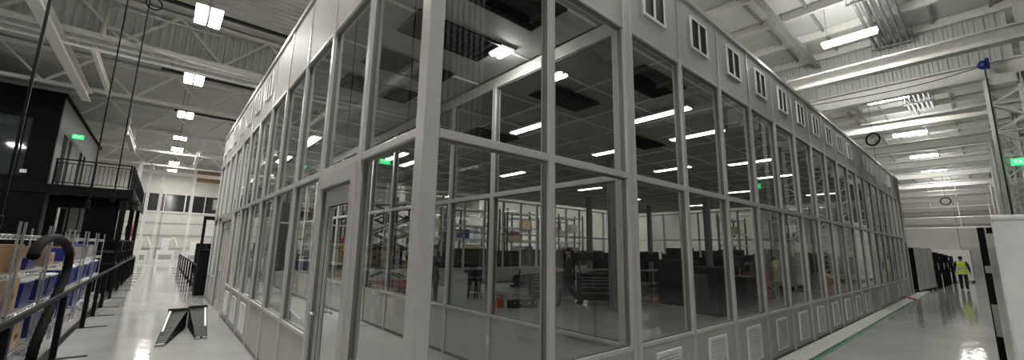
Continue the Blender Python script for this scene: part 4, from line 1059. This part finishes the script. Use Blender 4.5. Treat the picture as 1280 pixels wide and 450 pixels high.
# ------------------------------------------------------------------ inside the glazed room
# steel columns
for i, (x, y) in enumerate(((8.6, 4.6), (14.8, 4.6), (20.4, 4.6), (8.6, 10.4), (14.8, 10.4), (20.4, 10.4))):
    t = struct('column_inside', (x, y, 0), 'grey steel column inside the glazed room')
    mb = MB(); mb.box(x-0.10, x+0.10, y-0.10, y-0.085, 0, ZC-0.03); mb.box(x-0.10, x+0.10, y+0.085, y+0.10, 0, ZC-0.03); mb.box(x-0.01, x+0.01, y-0.085, y+0.085, 0, ZC-0.03); mb.build('column_shaft', GREENI, t)
    box(x-0.16, x+0.16, y-0.16, y+0.16, 0, 0.02).build('base_plate', STEELG, t)
def tool_cart(x, y, rz, label, m=BLACK, w=1.1, d=0.55, h=0.98):
    t = thing('tool_cart', label, 'tool cart', (x, y, 0), None, rz)
    MB().box(-w/2, w/2, -d/2, d/2, 0.14, h-0.04).build('cart_body', m, t, local=True, bevel=0.01)
    MB().box(-w/2-0.02, w/2+0.02, -d/2-0.02, d/2+0.02, h-0.04, h).build('cart_top', DARK, t, local=True)
    z = 0.18
    for hh in (0.22, 0.17, 0.12, 0.10, 0.09):
        dr = MB().box(-w/2+0.02, w/2-0.02, -d/2-0.012, -d/2+0.002, z, z+hh-0.012).build('drawer', DARK if m is BLACK else m, t, local=True)
        MB().box(-w/2+0.06, w/2-0.06, -d/2-0.03, -d/2-0.012, z+hh-0.04, z+hh-0.022).build('drawer_pull', CHROME, dr, local=True); z += hh
    for sx in (-1,1):
        for sy in (-1,1):
            mb = MB(); mb.tube([(sx*(w/2-0.08)-0.02, sy*(d/2-0.08), 0.06), (sx*(w/2-0.08)+0.02, sy*(d/2-0.08), 0.06)], 0.06, 12); mb.box(sx*(w/2-0.08)-0.03, sx*(w/2-0.08)+0.03, sy*(d/2-0.08)-0.03, sy*(d/2-0.08)+0.03, 0.09, 0.14); mb.build('caster', RUBBER, t, local=True)
    mb = MB(); mb.tube([(w/2, -d/2+0.08, h-0.12), (w/2+0.06, -d/2+0.08, h-0.12), (w/2+0.06, d/2-0.08, h-0.12), (w/2, d/2-0.08, h-0.12)], 0.012, 6); mb.build('push_handle', CHROME, t, local=True)
    return t
AV = math.radians(-40.5)
tool_cart(9.6, 6.05, AV, 'black tool cart with a stack of drawers behind the striding worker')
tool_cart(8.5, 7.4, AV+0.2, 'smaller black tool cart standing behind the striding worker', w=0.8, h=0.9)
# white board leaning upright
t = thing('display_board', 'grey upright board standing on feet beyond the partition', 'board', (5.35, 7.6, 0), None, AV)
MB().box(-0.25, 0.25, -0.015, 0.015, 0.05, 1.0).build('board_sheet', mat('grey_board', (0.40,0.41,0.40), 0.4), t, local=True)
mb = MB()
for sx in (-1,1): mb.box(sx*0.2-0.02, sx*0.2+0.02, -0.18, 0.18, 0, 0.05)
mb.build('board_foot', DARK, t, local=True)
# black bin / stool with stuff
t = thing('shop_stool', 'black padded shop stool beside the grey board', 'stool', (6.9, 8.9, 0))
mb = MB(); mb.lathe((6.9, 8.9, 0.62), [(0.16,0),(0.21,0.03),(0.21,0.10),(0.17,0.13)], 18); mb.build('seat', BLACK, t, smooth=True)
for a in range(4):
    c, s_ = math.cos(a*math.pi/2+0.4), math.sin(a*math.pi/2+0.4)
    MB().tube([(6.9+0.12*c, 8.9+0.12*s_, 0.63), (6.9+0.24*c, 8.9+0.24*s_, 0.0)], 0.014, 8).build('leg', CHROME, t)
MB().tube([V((6.9, 8.9, 0.25))+V((0.2*math.cos(q*math.pi/10), 0.2*math.sin(q*math.pi/10), 0)) for q in range(20)], 0.01, 6, closed=True).build('foot_ring', CHROME, t)
t = thing('waste_bin', 'large black waste bin behind the shop stool', 'bin', (7.4, 9.8, 0))
mb = MB(); mb.lathe((7.4, 9.8, 0), [(0.24,0),(0.26,0.02),(0.33,0.85),(0.35,0.86),(0.35,0.90),(0.31,0.90)], 20); mb.build('bin_body', BLACK, t, smooth=False)
mb = MB(); mb.lathe((7.4, 9.8, 0.90), [(0.35,0),(0.33,0.06),(0.1,0.12)], 20); mb.build('lid', DARK, t)
# red jug and black cases on the floor
t = thing('fuel_can', 'red fuel can standing on the floor beyond the partition', 'can', (6.45, 7.1, 0))
MB().box(6.33, 6.57, 7.0, 7.2, 0, 0.30).build('can_body', RED, t, bevel=0.03); mb = MB(); mb.tube([(6.36,7.1,0.30),(6.36,7.1,0.36),(6.5,7.1,0.37),(6.52,7.1,0.30)], 0.015, 8); mb.build('handle', RED, t); mb = MB(); mb.lathe((6.55,7.1,0.30), [(0.03,0),(0.03,0.05),(0.02,0.06)], 10); mb.build('cap', BLACK, t)
for i, (x, y) in enumerate(((6.85,6.85),(7.3,6.7))):
    t = thing('tool_case', ('black tool case beside the red fuel can', 'dark tool case one further from the red fuel can')[i], 'case', (x, y, 0))
    MB().box(x-0.22, x+0.22, y-0.12, y+0.12, 0, 0.24).build('case_body', BLACK, t, bevel=0.02); mb = MB(); mb.tube([(x-0.07,y,0.24),(x-0.07,y,0.28),(x+0.07,y,0.28),(x+0.07,y,0.24)], 0.01, 6); mb.build('handle', GREY, t)
    mb = MB(); mb.box(x-0.15,x-0.1,y-0.125,y-0.12,0.12,0.18); mb.box(x+0.1,x+0.15,y-0.125,y-0.12,0.12,0.18); mb.build('latch', CHROME, t)
# pallet jack like pile near back
t = thing('motor_unit', 'black motor unit on the floor before the back wall', 'motor', (11.6, 11.8, 0))
mb = MB(); mb.box(11.1, 12.1, 11.5, 12.1, 0, 0.10); mb.build('skid', BLACK, t); mb = MB(); mb.tube([(11.2,11.8,0.32),(11.9,11.8,0.32)], 0.22, 16); mb.tube([(11.9,11.8,0.32),(12.1,11.8,0.32)], 0.08, 10); mb.build('motor_body', BLACKM, t); mb = MB(); mb.tube([(11.4,11.8,0.5),(11.45,11.8,0.75),(11.6,11.9,0.62)], 0.03, 6); mb.build('hose_stub', BLACK, t)
# workbenches and machines deeper in the room
def bench(x, y, L, label, things=True):
    t = thing('work_bench', label, 'workbench', (x, y, 0), 'workbenches in the glazed room')
    MB().box(x-L/2, x+L/2, y-0.38, y+0.38, 0.86, 0.90).build('bench_top', mat('bench_top', (0.30,0.27,0.22), 0.4), t, bevel=0.004)
    for sx in (-1,1):
        for sy in (-1,1): MB().box(x+sx*(L/2-0.06)-0.03, x+sx*(L/2-0.06)+0.03, y+sy*0.32-0.03, y+sy*0.32+0.03, 0, 0.86).build('leg', DARK, t)
    MB().box(x-L/2+0.05, x+L/2-0.05, y-0.3, y+0.3, 0.20, 0.23).build('lower_shelf', DARK, t)
    mb = MB(); mb.box(x-L/2, x-L/2+0.04, y+0.34, y+0.38, 0.9, 1.7); mb.box(x+L/2-0.04, x+L/2, y+0.34, y+0.38, 0.9, 1.7); mb.box(x-L/2, x+L/2, y+0.35, y+0.37, 1.25, 1.6); mb.build('back_panel', DARK, t)
    return t
bench(15.6, 7.4, 1.8, 'workbench with a dark back panel, first behind the bays past the double mullion'); bench(18.2, 7.6, 1.8, 'workbench with a dark back panel, second behind the long wall'); bench(13.4, 8.8, 1.8, 'workbench with a dark back panel near the middle of the room')
def machine_box(x, y, w, d, h, label, m=DARK, group='dark machines in the room', rz=0.0):
    t = thing('shop_machine', label, 'machine', (x, y, 0), group, rz)
    MB().box(-w/2, w/2, -d/2, d/2, 0.06, h).build('machine_body', m, t, local=True, bevel=0.02)
    MB().box(-w/2+0.04, w/2-0.04, -d/2+0.04, d/2-0.04, 0, 0.06).build('plinth', BLACK, t, local=True)
    dr = MB().box(-w*0.42, w*0.42, -d/2-0.012, -d/2, h*0.12, h*0.62).build('access_door', m, t, local=True)
    MB().box(w*0.30, w*0.36, -d/2-0.03, -d/2-0.012, h*0.32, h*0.44).build('door_handle', CHROME, dr, local=True)
    MB().box(-w*0.36, w*0.1, -d/2-0.014, -d/2, h*0.70, h*0.90).build('control_screen', SCREEN, t, local=True)
    mb = MB(); mb.tube([(w*0.25, 0, h), (w*0.25, 0, h+0.22)], 0.025, 8); mb.build('signal_mast', GREY, t, local=True)
    return t
machine_box(17.2, 4.9, 1.3, 0.9, 1.6, 'dark machine with a screen behind the sixth lower pane'); machine_box(12.2, 4.5, 1.2, 0.9, 1.45, 'dark machine with a screen near the column inside')
machine_box(20.6, 5.8, 1.6, 1.0, 1.25, 'low grey machine under the far panes', GREY); machine_box(13.6, 3.2, 1.0, 0.8, 0.95, 'low dark machine close behind the long wall')
machine_box(22.8, 5.2, 1.2, 0.8, 1.7, 'dark machine near the end door')
CN = {'cardboard': 'brown', 'white_plastic': 'white', 'pale_cardboard': 'tan', 'mid_grey_plastic': 'grey', 'blue_plastic': 'blue'}
SHN = {0.34: 'bottom', 1.34: 'second', 2.34: 'third', 3.24: 'top'}
def storage_rack(x, y, label, L=3.0, m=DARK):
    t = thing('storage_rack', label, 'rack', (x, y, 0), 'tall racks in the far hall')
    for sx in (-1,1):
        for sy in (-1,1): MB().box(x+sx*L/2-0.05, x+sx*L/2+0.05, y+sy*0.45-0.05, y+sy*0.45+0.05, 0, 4.6).build('upright', m, t)
    for z in (0.3, 1.3, 2.3, 3.2, 4.3):
        mb = MB(); mb.box(x-L/2, x+L/2, y-0.5, y-0.42, z-0.06, z+0.06); mb.box(x-L/2, x+L/2, y+0.42, y+0.5, z-0.06, z+0.06); mb.box(x-L/2, x+L/2, y-0.42, y+0.42, z+0.0, z+0.03); mb.build('shelf_beam', STEELG if m is DARK else m, t)
for i, (x, y, w_, h_, m_) in enumerate(((10.8,2.9,0.9,1.3,DARK),(14.6,12.2,1.4,1.7,DARK),(15.2,5.2,1.0,1.5,BLACKM),(18.9,6.0,1.4,1.8,DARK),(21.9,3.6,1.2,1.6,BLACKM),(23.6,7.2,1.4,1.9,DARK),(16.4,10.6,1.6,1.6,BLACKM),(20.8,11.0,1.6,1.7,DARK))):
    machine_box(x, y, w_, 0.9, h_, 'dark machine on the room floor, %s one counted away from the partition' % ORD[i+1], m_)
for i, y in enumerate((2.4, 4.4, 6.4, 8.4, 10.6, 12.7)):
    machine_box(28.0+0.4*(i % 2), y, 1.0, 1.7, 1.6+0.2*(i % 3), 'dark machine past the end glazing of the room, %s from the aisle' % ORD[i+1], BLACKM if i % 2 else DARK, 'dark machines past the end glazing')
for i, (x, y) in enumerate(((33, 3.2), (33.5, 7.0), (34, 11.0), (41, 4.5), (41, 9.5))):
    storage_rack(x, y, 'tall rack past the end glazing of the room, %s from the aisle' % ORD[i+1])
    for j, (dx, z) in enumerate(((-0.9,0.34),(0.0,1.34),(0.8,1.34),(-0.5,2.34),(0.6,3.24))):
        carton(x+dx, y, z, 0.7, 0.6, 0.6, '%s box on the %s shelf of the %s rack past the end glazing' % (CN[(CARD, LIDW, CARDL, GREY)[(i+j) % 4].name], SHN[z], ORD[i+1]), (CARD, LIDW, CARDL, GREY)[(i+j) % 4], 0, 'boxes on the racks past the end glazing')
drum('gas_bottle', 16.2, 3.2, RED, 'red gas bottle standing behind the long glazed wall', 0.17, 1.25, 'gas bottle')
drum('gas_bottle', 15.6, 3.6, DRED, 'dark red gas bottle beside the bright red one', 0.15, 1.1, 'gas bottle')
t = drum('drum', 19.6, 1.75, ORANGE, 'orange drum standing behind the far lower panes', 0.30, 0.98, 'drum')
# yellow gantry / machine arm
t = thing('lifting_arm', 'yellow jib arm machine deeper behind the long wall', 'machine', (19.0, 3.6, 0))
mb = MB(); mb.box(18.7, 19.3, 3.3, 3.9, 0, 0.55); mb.build('arm_base', DARK, t); mb = MB(); mb.bar((18.9, 3.6, 0.55), (18.7, 3.5, 1.25), 0.2, 0.2); mb.bar((18.7, 3.5, 1.25), (17.5, 3.2, 1.1), 0.14, 0.16); mb.ell((18.7,3.5,1.25),(0.2,0.2,0.2)); mb.build('arm_boom', YELLOW, t)
# scissor lift
def scissor(x, y, rz, label):
    t = thing('scissor_lift', label, 'lift', (x, y, 0), None, rz)
    MB().box(-0.85, 0.85, -0.4, 0.4, 0.18, 0.62).build('chassis', DRED, t, local=True, bevel=0.03)
    for sx in (-1,1):
        for sy in (-1,1): MB().tube([(sx*0.6, sy*0.36, 0.18), (sx*0.6, sy*0.44, 0.18)], 0.18, 14).build('wheel', RUBBER, t, local=True)
    z = 0.66
    for i in range(5):
        mb = MB()
        for sy in (-0.30, 0.30):
            mb.bar((-0.6, sy, z), (0.6, sy, z+0.5), 0.05, 0.08, (0,1,0)); mb.bar((0.6, sy*0.8, z), (-0.6, sy*0.8, z+0.5), 0.05, 0.08, (0,1,0))
        mb.tube([(-0.6,-0.32,z),(-0.6,0.32,z)], 0.025, 8); mb.tube([(0.6,-0.32,z),(0.6,0.32,z)], 0.025, 8)
        mb.build('scissor_arms', DARK, t, local=True); z += 0.5
    MB().box(-0.9, 0.9, -0.42, 0.42, z, z+0.08).build('platform', GREY, t, local=True)
    mb = MB()
    for sx in (-1,0,1):
        for sy in (-1,1): mb.tube([(sx*0.86, sy*0.38, z+0.08), (sx*0.86, sy*0.38, z+1.0)], 0.02, 6)
    for zz in (0.5, 1.0): mb.tube([(-0.86,-0.38,z+zz),(0.86,-0.38,z+zz),(0.86,0.38,z+zz),(-0.86,0.38,z+zz)], 0.02, 6, closed=True)
    mb.build('guard_rail', GREY, t, local=True)
scissor(4.75, 11.2, AV, 'raised scissor lift with a dark red chassis beyond the lobby')
# ------------------------------------------------------------------ hall behind the room (seen through the glass)
for i, (x, w_, h_) in enumerate(((4.0,2.0,1.5),(7.0,2.2,1.7),(9.8,2.2,1.5),(12.6,2.2,1.7),(15.4,2.2,1.6),(18.2,2.2,1.7),(21.0,2.2,1.5),(23.8,2.0,1.7))):
    machine_box(x, 17.2+0.3*(i % 2), w_, 1.0, h_, 'dark machine in the row beyond the back glazing, %s one counted from the aisle' % ORD[i+1], BLACK if i % 3 else BLACKM, 'dark machines beyond the back glazing')
machine_box(6.2, 20.2, 2.0, 0.9, 2.1, 'red tool cabinet beyond the back glazing', RED, None, AV)
rk = [(5.0,23.5),(9.0,24.5),(13.5,24.0),(18.0,25.0),(22.5,24.0),(27.0,24.5),(7,31),(12,32),(17.5,31.5),(23,32),(10.5,20.4),(14.6,20.6),(18.9,20.3),(24.5,20.5)]
for i, (x, y) in enumerate(rk):
    storage_rack(x, y, 'tall storage rack in the far hall, %s one counted from the aisle' % ORD[i+1])
    for j, (dx, z) in enumerate(((-0.9,0.34),(0.0,1.34),(0.8,1.34),(-0.5,2.34),(0.7,0.34),(0.6,3.24))):
        mm = (CARD, LIDW, CARDL, GREY, BLUE)[(i+j) % 5]
        carton(x+dx, y, z, 0.7, 0.6, 0.6, '%s box on the %s shelf of the %s tall rack in the far hall' % (CN[mm.name], SHN[z], ORD[i+1]), mm, 0, 'boxes on the tall racks')
for i, (x, y, n_) in enumerate(((6.5, 27.5, 5), (14.0, 28.0, 6), (21.0, 28.2, 6))):
    t = thing('steel_platform', 'white steel platform frame in the far hall, %s one counted from the aisle' % ORD[i+1], 'platform', (x, y, 0), 'platform frames in the far hall')
    L_ = n_*1.0
    for k in range(n_):
        for dy in (-0.9, 0.9): xx = x-L_/2+k*L_/(n_-1); MB().box(xx-0.06, xx+0.06, y+dy-0.06, y+dy+0.06, 0, 4.4).build('upright', WHITE, t)
    for z in (2.6, 3.4, 4.4): mb = MB(); mb.box(x-L_/2, x+L_/2, y-0.97, y-0.85, z-0.09, z+0.09); mb.box(x-L_/2, x+L_/2, y+0.85, y+0.97, z-0.09, z+0.09); mb.build('cross_beam', WHITE, t)
    mb = MB(); mb.box(x-L_/2, x+L_/2, y-0.9, y+0.9, 2.69, 2.73); mb.build('platform_floor', STEELG, t)
# yellow rack behind the aisle panes
t = thing('storage_cage', 'yellow parts cage standing in the room behind the aisle panes', 'cage', (1.5, 11.0, 0))
t.location = (3.6, 12.6, 0); ORG[t.name] = V((3.6,12.6,0)); x, y = 3.6, 12.6
mb = MB()
for sx in (-1,1):
    for sy in (-1,1): mb.box(x+sx*0.5-0.03, x+sx*0.5+0.03, y+sy*0.4-0.03, y+sy*0.4+0.03, 0, 1.9)
mb.build('cage_frame', DARK, t); MB().box(x-0.47, x+0.47, y-0.37, y+0.37, 0.5, 1.8).build('cage_panel', YELLOW, t)
mb = MB()
for z in (0.45, 1.0, 1.5): mb.box(x-0.5, x+0.5, y-0.42, y-0.39, z, z+0.04)
mb.build('cage_rail', DARK, t)
# dark green-grey column seen through the aisle panes
t = struct('column_hall', (2.9, 18.6, 0), 'dark steel column beyond the back glazing'); box(2.75, 3.05, 18.45, 18.75, 0, 7.85).build('column_shaft', GREENST, t); box(2.6,3.2,18.3,18.9,0,0.03).build('base_plate', STEELG, t)
for i, (x, y) in enumerate(((9.4, 21.05), (16, 21.05), (22.6, 21.05), (9.4, 34.05), (16, 34.05))):
    t = struct('column_hall', (x, y, 0), 'pale steel column in the far hall'); box(x-0.15, x+0.15, y-0.15, y+0.15, 0, 7.84).build('column_shaft', STEELW, t); box(x-0.3,x+0.3,y-0.3,y+0.3,0,0.03).build('base_plate', STEELG, t)

p = px(481, 205, 9.6); exit_sign((p.x, p.y, p.z), 'x', 'green exit sign hanging inside the room behind the corner pane', 0.34, 0.18)
p = px(955, 228, 4.55); exit_sign((p.x, p.y-0.2, p.z), 'x', 'green exit sign inside the room behind the long glazed wall', 0.34, 0.18)
box(2*wr-0.075, 2*wr-0.064, 2*wl-0.02, 2*wl+0.02, 0.36, 0.48).build('switch_plate', LIDW, wall_inside)

# ------------------------------------------------------------------ world, colour management
w = bpy.data.worlds.new('world'); S.world = w; w.use_nodes = True
w.node_tree.nodes['Background'].inputs[0].default_value = (0.9,0.95,1.0,1); w.node_tree.nodes['Background'].inputs[1].default_value = 0.12
S.view_settings.view_transform = 'Standard'; S.view_settings.look = 'None'
S.view_settings.gamma = 1.0; S.view_settings.use_curve_mapping = False
S.view_settings.exposure = 0.25
try:
    S.cycles.transparent_max_bounces = 24
    S.cycles.max_bounces = 8
except Exception: pass
